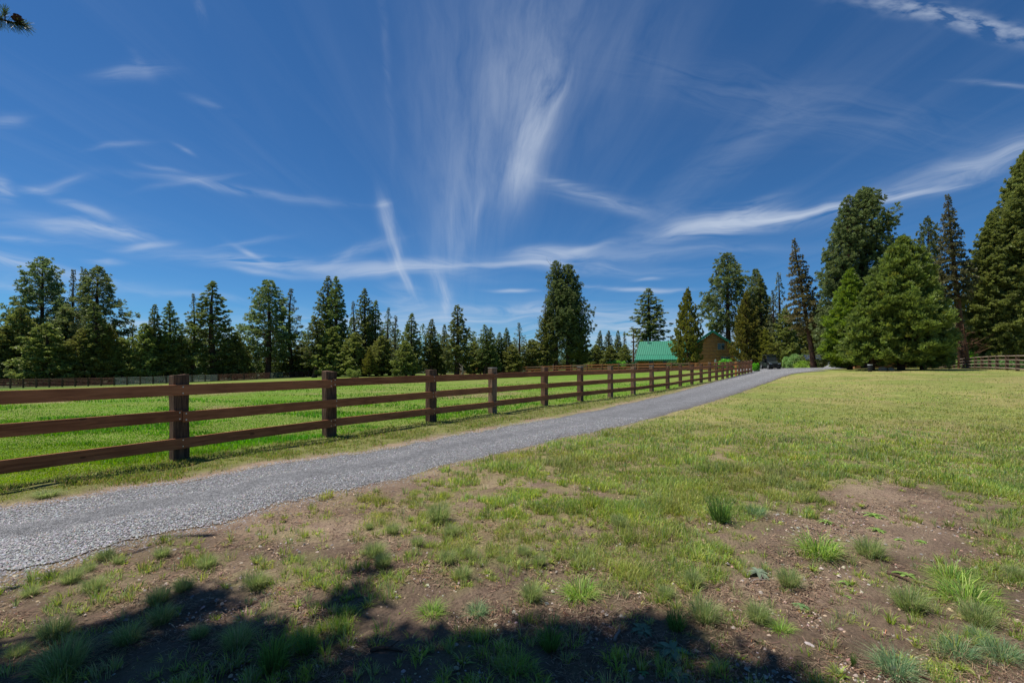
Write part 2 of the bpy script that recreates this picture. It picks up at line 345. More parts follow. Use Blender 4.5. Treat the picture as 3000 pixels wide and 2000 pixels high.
FD = dense(FP, 240); FT = np.gradient(FD, axis=0); FT /= np.linalg.norm(FT, axis=1)[:, None]
def beyond(x, y):
    """metres beyond the roadside fence (positive = in the pasture)"""
    i = nearest(x, y, FD); r = np.stack([x, y], 1)-FD[i]; t = FT[i]
    s = t[:, 0]*r[:, 1]-t[:, 1]*r[:, 0]
    d = np.hypot(r[:, 0], r[:, 1])
    return np.where(s > 0, d, -d)
# grass cover of the lawn side, drawn as patches lying on the ground (u, v, ru, rv, amount)
PATCH = [(1750, 1500, 560, 130, .9), (1700, 1640, 260, 60, .75), (2000, 1640, 200, 80, .8), (2050, 1440, 260, 90, .6), (1350, 1500, 300, 60, .35),
         (2950, 1480, 130, 170, .9), (2980, 1620, 60, 60, .5), (2850, 1700, 110, 50, .75), (2780, 1900, 190, 110, .55), (1150, 1480, 160, 30, .45), (1380, 1600, 140, 50, .25),
         (2450, 1620, 60, 30, .4), (2370, 1500, 120, 45, .45), (2640, 1480, 60, 30, .35), (1900, 1700, 90, 40, .4), (860, 1930, 90, 70, .4), (200, 1930, 130, 60, .25),
         (2180, 1820, 130, 40, .3), (1600, 1900, 60, 70, .25), (1350, 1930, 90, 50, .3)]
BARE = [(2600, 1460, 230, 70, .85), (2520, 1560, 280, 60, .75), (2090, 1345, 50, 22, .6), (2330, 1720, 260, 60, .7), (2790, 1290, 90, 18, .4), (2880, 1330, 90, 16, .35), (2250, 1440, 60, 20, .5), (2960, 1460, 70, 26, .7), (1500, 1420, 90, 16, .4)]
def cover(x, y):
    d = np.maximum(y, .6); z = gz(x, y); u = 1500+F*x/d; v = VH+F*(EYE-z)/d
    base = 1-sm((v-1330-(u-1400)*.055)/110)
    base = base*np.where(u < 1500, sm((u-900+(1460-v)*1.5)/260), 1)
    g = base
    for a, b, c, e, m in PATCH: g = g+.78*m*np.exp(-((u-a)/c)**2-((v-b)/e)**2)
    for a, b, c, e, m in BARE: g = g-m*np.exp(-((u-a)/c)**2-((v-b)/e)**2)
    g = np.where(y < 1.6, .3, g)
    g = g+(fbm(x*1.7, y*1.7, 3)-.5)*1.5*(1-.5*base)+(fbm(x*5.5, y*5.5, 8)-.5)*1.3*(1-.6*base)
    return np.clip(g, 0, 1)

# ------------------------------------------------------------------ ground: one sheet to the horizon
nG = 460
tt = np.linspace(-1, 1, nG)
ax = 3.2*np.sinh(math.asinh(4200/3.2)*tt); ay = ax+5.0
X, Y = np.meshgrid(ax, ay); x = X.ravel(); y = Y.ravel(); z = gz(x, y)
near = 1-sm((np.hypot(x, y-4)-5)/7)
rs = roadside(x, y); bf = beyond(x, y)
z = z+near*np.clip((np.abs(rs)-.02)/.5, 0, 1)*((fbm(x*3, y*3, 1)-.5)*.06+(fbm(x*11, y*11, 2, 3)-.5)*.04)
idx = np.arange(nG*nG).reshape(nG, nG)
Fq = np.stack([idx[:-1, :-1], idx[:-1, 1:], idx[1:, 1:], idx[1:, :-1]], -1).reshape(-1, 4)
inn = np.minimum(-side_dist(x, y, REj[::2]), side_dist(x, y, LEj[::2]))
z = z-.03*(inn > .3)*(np.hypot(x, y) < 14)
soil = np.array([.142, .100, .070]); dust = np.array([.285, .208, .145]); lawn = np.array([.190, .215, .055]); lawn2 = np.array([.26, .235, .085])
past = np.array([.115, .210, .020]); past2 = np.array([.17, .215, .045]); verge = np.array([.165, .165, .055]); tan = np.array([.33, .23, .14])
n1 = fbm(x*.35, y*.35, 11)[:, None]; n2 = fbm(x*1.5, y*1.5, 12)[:, None]; n3 = fbm(x*.09, y*.09, 13)[:, None]
cv = cover(x, y)[:, None]
dd_ = np.maximum(y, .6); uu_ = 1500+F*x/dd_; vv_ = VH+F*EYE/dd_; bb_ = sum(np.exp(-((uu_-a)/c)**2-((vv_-b)/e)**2) for a, b, c, e, m in BARE+[(400, 1700, 500, 60, 1), (1000, 1560, 300, 60, 1)])[:, None]
dirt = soil*(.8+.5*n2)+(dust-soil)*np.clip(sm((n1-.42)*4)*.4+.6*sm(bb_)*sm((n2-.25)*3), 0, .9)
lw = lawn+(lawn2-lawn)*sm((n1-.35)*3.5); lw = lw*(.8+.4*n2)*(.85+.3*n3)
kl_ = sm(cv*1.3)*(.42+.58*sm((y-9)/6))[:, None]; col = dirt*(1-kl_)+lw*kl_
leftv = (rs < 0) & (bf < 0)
k = sm((-rs-.02+(n2[:,0]-.5)*.9)/.5)[:, None]
vg = dust*(1-k)+(verge*(.8+.4*n2))*k
col = np.where(leftv[:, None], vg, col)
kr = (1-sm((rs-.05)/.35))[:, None]*(rs > 0)[:, None]
col = col*(1-kr*.6)+dust*.9*kr*.6
pz = past+(past2-past)*sm((n1*.6+n3*.7-.55)*4)
pz = pz+(tan*.8-pz)*(sm((n1-.66)*7)*.7)*(y > 16)[:, None]
pz = pz*(.85+.3*n2)
kp = sm((bf+.1)/.3)[:, None]
kp = np.where((bf > 0)[:, None], kp, sm((bf+.35)/.35)[:, None])*((y < 140) & (x < 34+.0*y))[:, None]
col = col*(1-kp)+pz*kp
far = sm((np.hypot(x, y)-95)/30)[:, None]
col = col*(1-far)+np.array([.05, .06, .03])*far
gm, t = newmat('ground_soil_and_turf'); o_ = N(t, 'ShaderNodeOutputMaterial'); b = N(t, 'ShaderNodeBsdfPrincipled'); t.links.new(b.outputs[0], o_.inputs[0])
b.inputs['Roughness'].default_value = .95; b.inputs['Specular IOR Level'].default_value = .12
a_ = N(t, 'ShaderNodeAttribute'); a_.attribute_name = 'col'; tcn = N(t, 'ShaderNodeTexCoord')
def nzn(scale, det=6, ro=.65, st=None):
    n = N(t, 'ShaderNodeTexNoise'); n.inputs['Scale'].default_value = scale; n.inputs['Detail'].default_value = det; n.inputs['Roughness'].default_value = ro
    if st:
        mp = N(t, 'ShaderNodeMapping'); t.links.new(tcn.outputs['Object'], mp.inputs[0]); mp.inputs['Scale'].default_value = st; t.links.new(mp.outputs[0], n.inputs['Vector'])
    else: t.links.new(tcn.outputs['Object'], n.inputs['Vector'])
    return n.outputs[0]
f1 = nzn(26, 7, .75); f2 = nzn(3.2, 6, .7); f3 = nzn(.7, 5, .6)
val = M(t, 'ADD', M(t, 'ADD', M(t, 'MULTIPLY', f1, 1.5), M(t, 'MULTIPLY', f2, 1.1)), M(t, 'ADD', M(t, 'MULTIPLY', f3, .6), -.62))
val = M(t, 'MAXIMUM', val, .25)
hv = N(t, 'ShaderNodeHueSaturation'); t.links.new(a_.outputs['Color'], hv.inputs['Color']); t.links.new(val, hv.inputs['Value'])
t.links.new(M(t, 'ADD', M(t, 'MULTIPLY', f2, .06), .47), hv.inputs['Hue'])
t.links.new(hv.outputs[0], b.inputs['Base Color'])
vo = N(t, 'ShaderNodeTexVoronoi'); vo.inputs['Scale'].default_value = 38; t.links.new(tcn.outputs['Object'], vo.inputs['Vector'])
bp = N(t, 'ShaderNodeBump'); bp.inputs['Strength'].default_value = .9; bp.inputs['Distance'].default_value = .03
t.links.new(M(t, 'ADD', M(t, 'ADD', f1, M(t, 'MULTIPLY', f2, .8)), M(t, 'MULTIPLY', vo.outputs['Distance'], -.6)), bp.inputs['Height']); t.links.new(bp.outputs[0], b.inputs['Normal'])
g_ = npmesh('ground', np.stack([x, y, z], 1), Fq, gm, col=np.clip(col, 0, 1), smooth=True); tag(g_, kind='structure')

# ------------------------------------------------------------------ gravel drive
nC = 14
V = []; 
for j in range(nC+1):
    f = j/nC; p = LEj*(1-f)+REj*f
    dd = np.hypot(p[:, 0], p[:, 1])
    zz = gz(p[:, 0], p[:, 1])+.004+.0009*dd+.012*math.sin(math.pi*f)+.006*(math.cos(f*4*math.pi)-1)
    zz = zz-(.02 if j in (0, nC) else 0)
    V.append(np.stack([p[:, 0], p[:, 1], zz], 1))
V = np.array(V)             # (nC+1, n, 3)
n = V.shape[1]; idx = np.arange((nC+1)*n).reshape(nC+1, n)
Fq = np.stack([idx[:-1, :-1], idx[1:, :-1], idx[1:, 1:], idx[:-1, 1:]], -1).reshape(-1, 4)
fcol = np.repeat(np.linspace(0, 1, nC+1)[:, None], n, 1)
tr_ = np.exp(-((fcol-.26)/.11)**2)+np.exp(-((fcol-.74)/.11)**2)
edge = np.clip(1-np.minimum(fcol, 1-fcol)*9, 0, 1)
base = np.array([.300, .300, .308]); c = base*(.93+.14*tr_[..., None]); c = c*(1-edge[..., None]*.5)+np.array([.20, .155, .115])*edge[..., None]*.5
rm, t = newmat('grey_crushed_gravel'); o_ = N(t, 'ShaderNodeOutputMaterial'); b = N(t, 'ShaderNodeBsdfPrincipled'); t.links.new(b.outputs[0], o_.inputs[0])
b.inputs['Roughness'].default_value = .85; b.inputs['Specular IOR Level'].default_value = .25
a_ = N(t, 'ShaderNodeAttribute'); a_.attribute_name = 'col'; tcn = N(t, 'ShaderNodeTexCoord')
vo = N(t, 'ShaderNodeTexVoronoi'); vo.inputs['Scale'].default_value = 75; t.links.new(tcn.outputs['Object'], vo.inputs['Vector'])
vs = N(t, 'ShaderNodeSeparateColor'); t.links.new(vo.outputs['Color'], vs.inputs[0])
f2 = nzn(1.6, 5, .65); f4 = nzn(9, 5, .7)
val = M(t, 'MULTIPLY', M(t, 'ADD', M(t, 'MULTIPLY', vs.outputs[0], .85), .5), M(t, 'ADD', M(t, 'ADD', M(t, 'MULTIPLY', f2, .7), M(t, 'MULTIPLY', f4, 1.1)), .15))
val = M(t, 'MULTIPLY', val, M(t, 'SUBTRACT', 1.12, M(t, 'MULTIPLY', vo.outputs['Distance'], .5)))
hv = N(t, 'ShaderNodeHueSaturation'); t.links.new(a_.outputs['Color'], hv.inputs['Color']); t.links.new(val, hv.inputs['Value']); t.links.new(hv.outputs[0], b.inputs['Base Color'])
bp = N(t, 'ShaderNodeBump'); bp.inputs['Strength'].default_value = 1; bp.inputs['Distance'].default_value = .02
t.links.new(M(t, 'ADD', M(t, 'MULTIPLY', vs.outputs[1], .8), M(t, 'MULTIPLY', vo.outputs['Distance'], -1.2)), bp.inputs['Height']); t.links.new(bp.outputs[0], b.inputs['Normal'])
o = npmesh('road', V.reshape(-1, 3), Fq, rm, col=c.reshape(-1, 3), smooth=True); tag(o, kind='structure')
# gravel yard at the head of the drive, beside the parked vehicle
yp = [at(2172, 60), at(2150, 74), at(2200, 84), at(2330, 86), at(2440, 80), at(2500, 66), at(2450, 59), at(2360, 55), at(2250, 57)]
yc = np.mean([(p[0], p[1]) for p in yp], axis=0); ringv = []; nr = 6; npnt = 72
yy = dense([(p[0], p[1]) for p in yp]+[(yp[0][0], yp[0][1])], npnt+1)[:-1]
for j in range(nr+1):
    f = j/nr; q = yc*(1-f)+yy*f
    ringv.append(np.stack([q[:, 0], q[:, 1], gz(q[:, 0], q[:, 1])+.17-.15*(j == nr)], 1))
ringv = np.array(ringv); idx = np.arange((nr+1)*npnt).reshape(nr+1, npnt)
Fq = np.stack([idx[:-1], idx[1:], np.roll(idx[1:], -1, 1), np.roll(idx[:-1], -1, 1)], -1).reshape(-1, 4)
o = npmesh('gravel_yard', ringv.reshape(-1, 3), Fq, rm, col=np.tile(base*.95, ((nr+1)*npnt, 1)), smooth=True); tag(o, kind='structure')

# ------------------------------------------------------------------ grass blades, straw and stones lying on that ground
def blades(x, y, h, w, lean, ldir, col, z=None, curl=.5):
    """one bent three-triangle blade per entry"""
    n = len(x); z = gz(x, y) if z is None else z
    a = rng.uniform(0, 2*np.pi, n); wx = np.cos(a)*w/2; wy = np.sin(a)*w/2
    lx = np.cos(ldir)*lean*h; ly = np.sin(ldir)*lean*h
    up = np.sqrt(np.clip(1-lean**2*.8, .1, 1))*h
    z = z-.006
    V = np.zeros((n, 5, 3), np.float32)
    V[:, 0] = np.stack([x-wx, y-wy, z], 1); V[:, 1] = np.stack([x+wx, y+wy, z], 1)
    mx_, my_, mz = x+lx*.35, y+ly*.35, z+up*.6
    V[:, 2] = np.stack([mx_-wx*.8, my_-wy*.8, mz], 1); V[:, 3] = np.stack([mx_+wx*.8, my_+wy*.8, mz], 1)
    V[:, 4] = np.stack([x+lx, y+ly, z+up*(1-curl*lean*.5)], 1)
    b = (np.arange(n)*5)[:, None]
    Ft = np.concatenate([b+np.array([[0, 1, 3]]), b+np.array([[0, 3, 2]]), b+np.array([[2, 3, 4]])], 1).reshape(-1, 3)
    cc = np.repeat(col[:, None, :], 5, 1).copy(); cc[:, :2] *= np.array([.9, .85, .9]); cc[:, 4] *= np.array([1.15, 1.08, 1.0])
    return V.reshape(-1, 3), Ft, cc.reshape(-1, 3)
def join(parts):
    V = []; Fc = []; Cc = []; b = 0
    for v, f, c in parts:
        V.append(v); Fc.append(f+b); Cc.append(c); b += len(v)
    return np.concatenate(V), np.concatenate(Fc), np.concatenate(Cc)
def sample(n, u0, u1, v0, v1, p=1.0):
    u = rng.uniform(u0, u1, n); v = v0+(v1-v0)*rng.uniform(0, 1, n)**p
    d = F*EYE/(v-VH); x = (u-1500)/F*d
    for _ in range(4):
        d = F*(EYE-gz((u-1500)/F*d, d))/(v-VH); x = (u-1500)/F*d
    return x, d
def pal(n, cols, wts, var=.18):
    i = rng.choice(len(cols), n, p=np.array(wts)/sum(wts)); c = np.array(cols)[i]
    return np.clip(c*rng.normal(1, var, (n, 1))*rng.normal(1, .06, (n, 3)), .005, 1)
GL = [(.28, .39, .075), (.38, .43, .10), (.20, .30, .08), (.50, .46, .20), (.24, .34, .15)]
def lawn_blades(n, u0, u1, v0, v1, p, hs):
    x, y = sample(n, u0, u1, v0, v1, p)
    rs = roadside(x, y); g = cover(x, y)
    cl = fbm(x*7, y*7, 21, 3); cl2 = vn(x*1.1, y*1.1, 23)
    keep = (rs > .12) & (rng.uniform(0, 1, len(x)) < np.clip(g*1.5*sm((cl-.71+g*.40)*8)+.0, 0, 1)*np.clip(rs*3+.2, 0, 1)) & (y > 1.2)
    x, y, g, cl, cl2 = [q[keep] for q in (x, y, g, cl, cl2)]; n = len(x)
    cl3 = vn(x*3.3, y*3.3, 27); h = hs*rng.uniform(.4, 1.25, n)*(.35+1.3*cl3*cl3+.5*cl2)*(.65+.5*g)*(1-.45*sm((y-7)/9)); w = np.maximum(.0045, .00125*y)*rng.uniform(.7, 1.4, n)
    c = pal(n, GL, (4, 3.5, 2.5, 1.4, 1.2)); yl = sm((fbm(x*.5, y*.5, 31)-.42)*4)[:, None]
    c = c*(1-.5*yl)+np.array([.38, .36, .13])*.5*yl
    c = c*(.72+.56*vn(x*2.3, y*2.3, 33))[:, None]; tn = vn(x*3.3+9, y*3.3, 35)[:, None]; c = c*(1+(tn-.5)*np.array([.16, .06, -.3]))
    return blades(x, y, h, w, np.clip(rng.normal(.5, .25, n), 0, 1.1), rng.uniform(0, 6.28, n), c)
parts = [lawn_blades(440000, -250, 3250, 1104, 1520, .9, .085), lawn_blades(330000, -300, 3300, 1420, 2200, 1.0, .085)]
V_, F_, C_ = join(parts)
o = npmesh('lawn_grass', V_, F_, MAT['grass'], col=C_); tag(o, 'short yellow green lawn grass thinning to bare soil right of the gravel drive', 'grass', kind='stuff')
# pasture beyond the fence
x, y = sample(330000, -300, 2250, 1118, 1480, .8)
bf = beyond(x, y); k = bf > -.12+.25*vn(x*3, y*3, 4); x, y, bf = x[k], y[k], bf[k]; n = len(x)
tall = sm((fbm(x*.33+2, y*.8, 41)-.47)*6)
h = (.035+.08*tall)*rng.uniform(.5, 1.2, n); w = np.maximum(.005, .0013*y)*rng.uniform(.7, 1.4, n)
c = pal(n, [(.180, .335, .026), (.235, .380, .036), (.135, .275, .028), (.30, .37, .07)], (4, 3.5, 2.5, 1), .16)
c = c*(1-.2*tall[:, None]*np.array([1.6, .5, 0]))*(.62+.62*fbm(x*.7, y*1.8, 43))[:, None]*(1+(vn(x*.22, y*.5, 47)-.5)[:, None]*np.array([.5, 0, .3]))
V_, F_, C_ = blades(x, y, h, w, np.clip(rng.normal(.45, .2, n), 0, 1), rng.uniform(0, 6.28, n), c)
o = npmesh('pasture_grass', V_, F_, MAT['grass'], col=C_); tag(o, 'lush bright green pasture grass beyond the brown rail fence', 'grass', kind='stuff')
# verge between fence and drive
x, y = sample(620000, -300, 2300, 1085, 1600, 1)
bf = beyond(x, y); rs = roadside(x, y); cl = fbm(x*4, y*4, 51)
pr = sm((-rs-.12+(vn(x*2, y*2, 55)-.5)*.5)/.7)*sm((cl-.30)*5)
k = (bf < .1) & (rs < -.1) & (rng.uniform(0, 1, len(x)) < pr); x, y = x[k], y[k]; n = len(x)
c = pal(n, [(.22, .27, .06), (.17, .26, .045), (.32, .29, .10), (.34, .26, .14)], (4, 4, 2.6, 1.2))
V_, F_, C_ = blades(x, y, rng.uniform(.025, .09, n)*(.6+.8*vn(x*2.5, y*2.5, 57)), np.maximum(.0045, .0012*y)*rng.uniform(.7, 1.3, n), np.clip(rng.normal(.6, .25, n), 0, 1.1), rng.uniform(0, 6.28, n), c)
o = npmesh('verge_grass', V_, F_, MAT['grass'], col=C_); tag(o, 'dry olive grass on the strip between fence and drive', 'grass', kind='stuff')
# small loose tufts and weeds on the bare soil
parts = []
x, y = sample(11000, -250, 3250, 1330, 2150, 1); rs = roadside(x, y); g = cover(x, y)
k = (rs > .25) & (rng.uniform(0, 1, len(x)) < .05+(.30*sm((vn(x*1.6, y*1.6, 67)-.42)*4)+.5*sm(g*1.6))*(.35+.65*sm((y-2.7)/1.2))); x, y = x[k], y[k]
for i in range(len(x)):
    ty = rng.integers(0, 3); m = int(rng.integers(14, 50)); a = rng.uniform(0, 6.28, m); r = rng.uniform(.2, 1)**.7*rng.uniform(.01, .07)
    rr = r*np.sqrt(rng.uniform(0, 1, m)); px = x[i]+rr*np.cos(a); py = y[i]+rr*np.sin(a)
    h = rng.uniform(.025, .12)*rng.uniform(.6, 1.1, m)*(.7+.3*(ty != 1)); w = np.full(m, (.0045, .008, .0035)[ty])*rng.uniform(.7, 1.3, m)
    w = np.maximum(w, .0008*y[i])
    c = pal(m, [GL[0], GL[1], (.31, .38, .16), (.44, .38, .2)], [(4, 2, 1, 1), (2, 4, 0, .5), (.5, 1, 5, 1.4)][ty])
    parts.append(blades(px, py, h, w, np.clip(rng.uniform((.2, .6, .2)[ty], (.8, 1.15, .7)[ty], m), 0, 1.15), a+rng.normal(0, .4, m), c))
V_, F_, C_ = join(parts)
o = npmesh('weed_tufts', V_, F_, MAT['grass'], col=C_); tag(o, 'scattered small grass tufts and weeds on the bare brown soil', 'grass', kind='stuff')
# straw and needle litter, lying flat
x, y = sample(110000, -250, 3250, 1345, 2200, 1); rs = roadside(x, y); bf = beyond(x, y); cl = fbm(x*3, y*3, 61)
k = ((rs > .2)) & (rng.uniform(0, 1, len(x)) < sm((cl-.4)*5)); x, y = x[k], y[k]; n = len(x)
a = rng.uniform(0, 6.28, n); l = rng.uniform(.006, .03, n)*(1+.9*(rng.uniform(0, 1, n) < .06)); w = np.maximum(.0010, .0005*y)*rng.uniform(.7, 1.5, n); z = gz(x, y)+rng.uniform(.004, .024, n)
ux, uy = np.cos(a), np.sin(a); dzr = rng.normal(0, .006, n)
V_ = np.stack([np.stack([x-ux*l-uy*w, y-uy*l+ux*w, z], 1), np.stack([x-ux*l+uy*w, y-uy*l-ux*w, z], 1), np.stack([x+ux*l+uy*w, y+uy*l-ux*w, z+dzr], 1), np.stack([x+ux*l-uy*w, y+uy*l+ux*w, z+dzr], 1)], 1).reshape(-1, 3)
c = pal(n, [(.36, .26, .17), (.25, .17, .11), (.19, .12, .08), (.34, .15, .08), (.10, .06, .04)], (3, 4, 4, .25, 3)); C_ = np.repeat(c, 4, 0)
o = npmesh('dry_litter', V_, np.arange(n*4).reshape(n, 4), MAT['straw'], col=C_); tag(o, 'dry straw and pine needle litter strewn on the bare soil', 'litter', kind='stuff')
# stones: lumpy octahedra pressed flat
def stones(x, y, r, flat, c, lift=.15, z=None):
    n = len(x); z = gz(x, y) if z is None else z
    a = rng.uniform(0, 6.28, n); e = rng.uniform(.6, 1.0, n)
    D = np.array([(1, 0, 0), (.5, .87, 0), (-.5, .87, 0), (-1, 0, 0), (-.5, -.87, 0), (.5, -.87, 0), (.35, .2, 1), (-.35, .25, 1), (0, -.4, .95)], float)
    P = D[None]*rng.uniform(.78, 1.22, (n, 9, 1)); P = P*r[:, None, None]; P[:, :, 1] *= e[:, None]; P[:, :, 2] *= flat[:, None]
    ca, sa = np.cos(a)[:, None], np.sin(a)[:, None]; X_ = P[:, :, 0]*ca-P[:, :, 1]*sa; Y_ = P[:, :, 0]*sa+P[:, :, 1]*ca
    tx = rng.normal(0, .18, (n, 1)); Z_ = P[:, :, 2]+X_*tx
    V = np.stack([X_+x[:, None], Y_+y[:, None], Z_+(z+r*flat*lift)[:, None]], -1)
    fc = np.array([(0, 1, 6), (1, 2, 7), (1, 7, 6), (2, 3, 7), (3, 4, 8), (3, 8, 7), (4, 5, 8), (5, 0, 6), (5, 6, 8), (6, 7, 8)])
    Fc = (np.arange(n)*9)[:, None, None]+fc[None]
    return V.reshape(-1, 3), Fc.reshape(-1, 3), np.repeat(c, 9, 0)
x, y = sample(42000, -250, 3250, 1380, 2200, 1); rs = roadside(x, y); g = cover(x, y); k = (rs > .1) & (rng.uniform(0, 1, len(x)) < (.35+.65*sm((fbm(x, y, 71)-.45)*5))*(1-g*.6)*np.clip(.45+(x+.5*y)*.12, .3, 1)); x, y = x[k], y[k]; n = len(x)
c = pal(n, [(.40, .33, .27), (.27, .24, .22), (.42, .29, .20), (.16, .105, .07)], (3, 3, 2, 4))
r = np.maximum(.0052*(1+rng.pareto(2.5, n)), .0012*y); r = np.minimum(r, .019)
V_, F_, C_ = stones(x, y, r, rng.uniform(.4, .75, n), c)
o = npmesh('soil_pebbles', V_, F_, MAT['stone'], col=C_); tag(o, 'small pale pebbles and crumbs scattered over the bare soil', 'pebbles', kind='stuff')
x, y = sample(280000, -450, 1900, 1225, 1950, 1); rs = roadside(x, y)
k = (np.abs(rs) < .03) | (rng.uniform(0, 1, len(x)) < np.exp(-np.abs(rs)/.16)*.7); x, y, rs = x[k], y[k], rs[k]; n = len(x)
c = pal(n, [(.285, .285, .295), (.17, .172, .18), (.41, .41, .415), (.29, .235, .195)], (4, 3, 1.6, .4), .2)
out = np.clip(np.abs(rs)/.25, 0, 1)[:, None]; c = c*(1-.5*out)+np.array([.22, .165, .12])*.5*out
r = np.maximum(rng.uniform(.004, .011, n), .0011*y)
V_, F_, C_ = stones(x, y, r, rng.uniform(.35, .8, n), c, .3, z=gz(x, y)+.006*(np.abs(rs) < .03)+.0009*np.hypot(x, y)*(np.abs(rs) < .03))
o = npmesh('drive_gravel', V_, F_, MAT['stone'], col=C_); tag(o, 'grey crushed stone chips covering the curving drive', 'gravel', kind='stuff')
# ------------------------------------------------------------------ conifers
def tree_mesh(kind, H, Rr, cb, seed, dens=1.0, fine=1.0, lean=(0, 0), side=None, twig=True, tri_=1.0, tone=None, shape=2.3):
    """returns (crown V,F,col) and (wood MB) for one conifer, base at the origin"""
    r = np.random.default_rng(seed)
    wood = MB()
    bend = r.normal(0, .012, 2)*H
    def axis(t):         # trunk centre at height fraction t
        return np.array([lean[0]*t*H+bend[0]*math.sin(t*3.1), lean[1]*t*H+bend[1]*math.sin(t*2.6), t*H])
    tr0 = .016*H+.06
    K = 9
    wood.tube([axis(i/K) if i else axis(0)+np.array([0, 0, -.3]) for i in range(K+1)], [tr0*(1.25 if i == 0 else 1)*(1-i/K)**.8+.015 for i in range(K+1)], 8, cap=False)
    # branches: height fraction, azimuth, length, rise
    pr = {'pine': (11.5, .42, .36), 'lodge': (14, .30, .30), 'bushy': (15, .34, .30), 'near': (15, .36, .32), 'fir': (15, .22, .26), 'juniper': (17, .30, .28), 'sparse': (9, .30, .30)}[kind]
    nb = int(pr[0]*H*(1-cb)*dens**.5*(.75+.12*Rr))
    hh = np.sort(cb+(1-cb)*(np.arange(nb)+r.uniform(0, 1, nb))/nb)
    az = np.arange(nb)*2.39996+r.normal(0, .5, nb)
    lob = r.uniform(0, 6.28, 3)
    base_c = {'pine': (.170, .215, .086), 'lodge': (.160, .195, .066), 'bushy': (.225, .250, .078), 'near': (.200, .265, .068), 'fir': (.155, .155, .070), 'juniper': (.215, .215, .050), 'sparse': (.150, .170, .080)}[kind]
    if tone: base_c = tuple(p*q for p, q in zip(base_c, tone))
    TV = []; TC = []
    for i in range(nb):
        t = (hh[i]-cb)/(1-cb); a = az[i]
        if kind in ('pine',): prof = (1-t**shape)**.78*min(1, .55+t*2.2)*(.80+.20*math.sin(a*2+lob[0]+t*5))
        elif kind == 'near': prof = (1-t**1.45)**.85*min(1, .80+t*1.6)*(.86+.14*math.sin(a*3+lob[0]+t*4))
        elif kind == 'bushy': prof = (1-t**1.9)**.8*min(1, .78+t*2)*(.82+.18*math.sin(a*3+lob[0]))
        elif kind == 'juniper': prof = (1-t**1.35)**.85*min(1, .78+t*1.6)*(.88+.12*math.sin(a*3+lob[1]))
        elif kind == 'lodge': prof = (1-t**2.0)**.8*min(1, .6+t*3)*(.8+.2*math.sin(a*2+lob[0]))
        elif kind == 'fir': prof = (1-t)**.85*min(1, .55+t*2.5)
        else: prof = (1-t**1.1)*min(1, .4+t*2.6)*(.75+.25*math.sin(a*2+lob[2]))
        Lb = Rr*prof*r.uniform(.72, 1.12)*(1.0 if r.uniform() > .12 else r.uniform(.5, 1.2))
        if side is not None: Lb *= 1+side*math.cos(a)
        if Lb < .12: Lb = .12+.25*(1-t)
        rise = {'pine': .25+.55*t, 'lodge': .05+.6*t, 'bushy': .15+.6*t, 'near': .22+.75*t, 'fir': -.22+.4*t, 'juniper': .45+.7*t, 'sparse': -.05+.4*t}[kind]+r.normal(0, .12)
        p0 = axis(hh[i]); d = np.array([math.cos(a), math.sin(a), rise]); d /= np.linalg.norm(d)
        sag = {'pine': .10, 'lodge': .06, 'bushy': .05, 'near': .10, 'fir': -.12, 'juniper': .1, 'sparse': -.03}[kind]
        def bp(s): return p0+d*Lb*s+np.array([0, 0, sag*Lb*s*s])
        if twig and Lb > .5:
            wood.tube([bp(0), bp(.5), bp(.95)], [tr0*.16*(1-hh[i]*.6)+.01, tr0*.10*(1-hh[i]*.6)+.008, .006], 3, cap=False)
        st = {'pine': .38, 'lodge': .22, 'bushy': .25, 'near': .30, 'fir': .15, 'juniper': .35, 'sparse': .3}[kind]
        spacing = {'pine': .34, 'lodge': .27, 'bushy': .27, 'near': .30, 'fir': .22, 'juniper': .24, 'sparse': .28}[kind]/fine**.5
        nt_ = max(2, int(Lb*(1-st)/spacing*{'pine': 2.0, 'lodge': 2.3, 'bushy': 2.6, 'near': 2.4, 'fir': 2.6, 'juniper': 3.0, 'sparse': 1.6}[kind]*dens))
        s = st+(1-st)*r.uniform(0, 1, nt_)**.75; s[0] = 1.0
        P = np.array([bp(q) for q in s])
        sw = np.array([-math.sin(a), math.cos(a), 0])
        wide = {'pine': .32, 'lodge': .26, 'bushy': .30, 'near': .30, 'fir': .34, 'juniper': .26, 'sparse': .30}[kind]
        off = r.normal(0, 1, nt_)*wide*Lb*(1.15-s)*1.0
        P = P+sw[None]*off[:, None]; P[:, 2] += r.normal(0, {'pine': .16, 'fir': .05, 'sparse': .07}.get(kind, .11), nt_)*(.5+Lb*.3)
        m = int({'pine': 15, 'lodge': 11, 'bushy': 11, 'near': 14, 'fir': 9, 'juniper': 11, 'sparse': 8}[kind]*fine)
        sz = {'pine': .36, 'lodge': .27, 'bushy': .31, 'near': .48, 'fir': .26, 'juniper': .25, 'sparse': .27}[kind]
        out = d*.55+np.array([0, 0, {'pine': .45, 'juniper': .6, 'near': .6, 'fir': .05, 'sparse': .1}.get(kind, .35)])
        q = r.normal(0, 1, (nt_, m, 3)); q /= np.linalg.norm(q, axis=2)[..., None]
        q = q*{'pine': .85, 'fir': .7, 'sparse': .8}.get(kind, .7)+out+sw*(np.sign(off)[:, None, None]*.35)
        q /= np.linalg.norm(q, axis=2)[..., None]
        ln = sz*r.uniform(.65, 1.15, (nt_, m, 1))*(.85+.3*(1-t))
        w = ln*({'pine': .17, 'near': .15, 'fir': .26, 'sparse': .24}.get(kind, .24)/fine**.5*tri_)
        c0 = np.broadcast_to(P[:, None, :], q.shape)
        pv = np.cross(q, r.normal(0, 1, q.shape)); pv /= np.linalg.norm(pv, axis=2)[..., None]+1e-9
        tri = np.stack([c0+q*ln*.08, c0+q*ln+pv*w, c0+q*ln*.92-pv*w], 2)
        TV.append(tri.reshape(-1, 3))
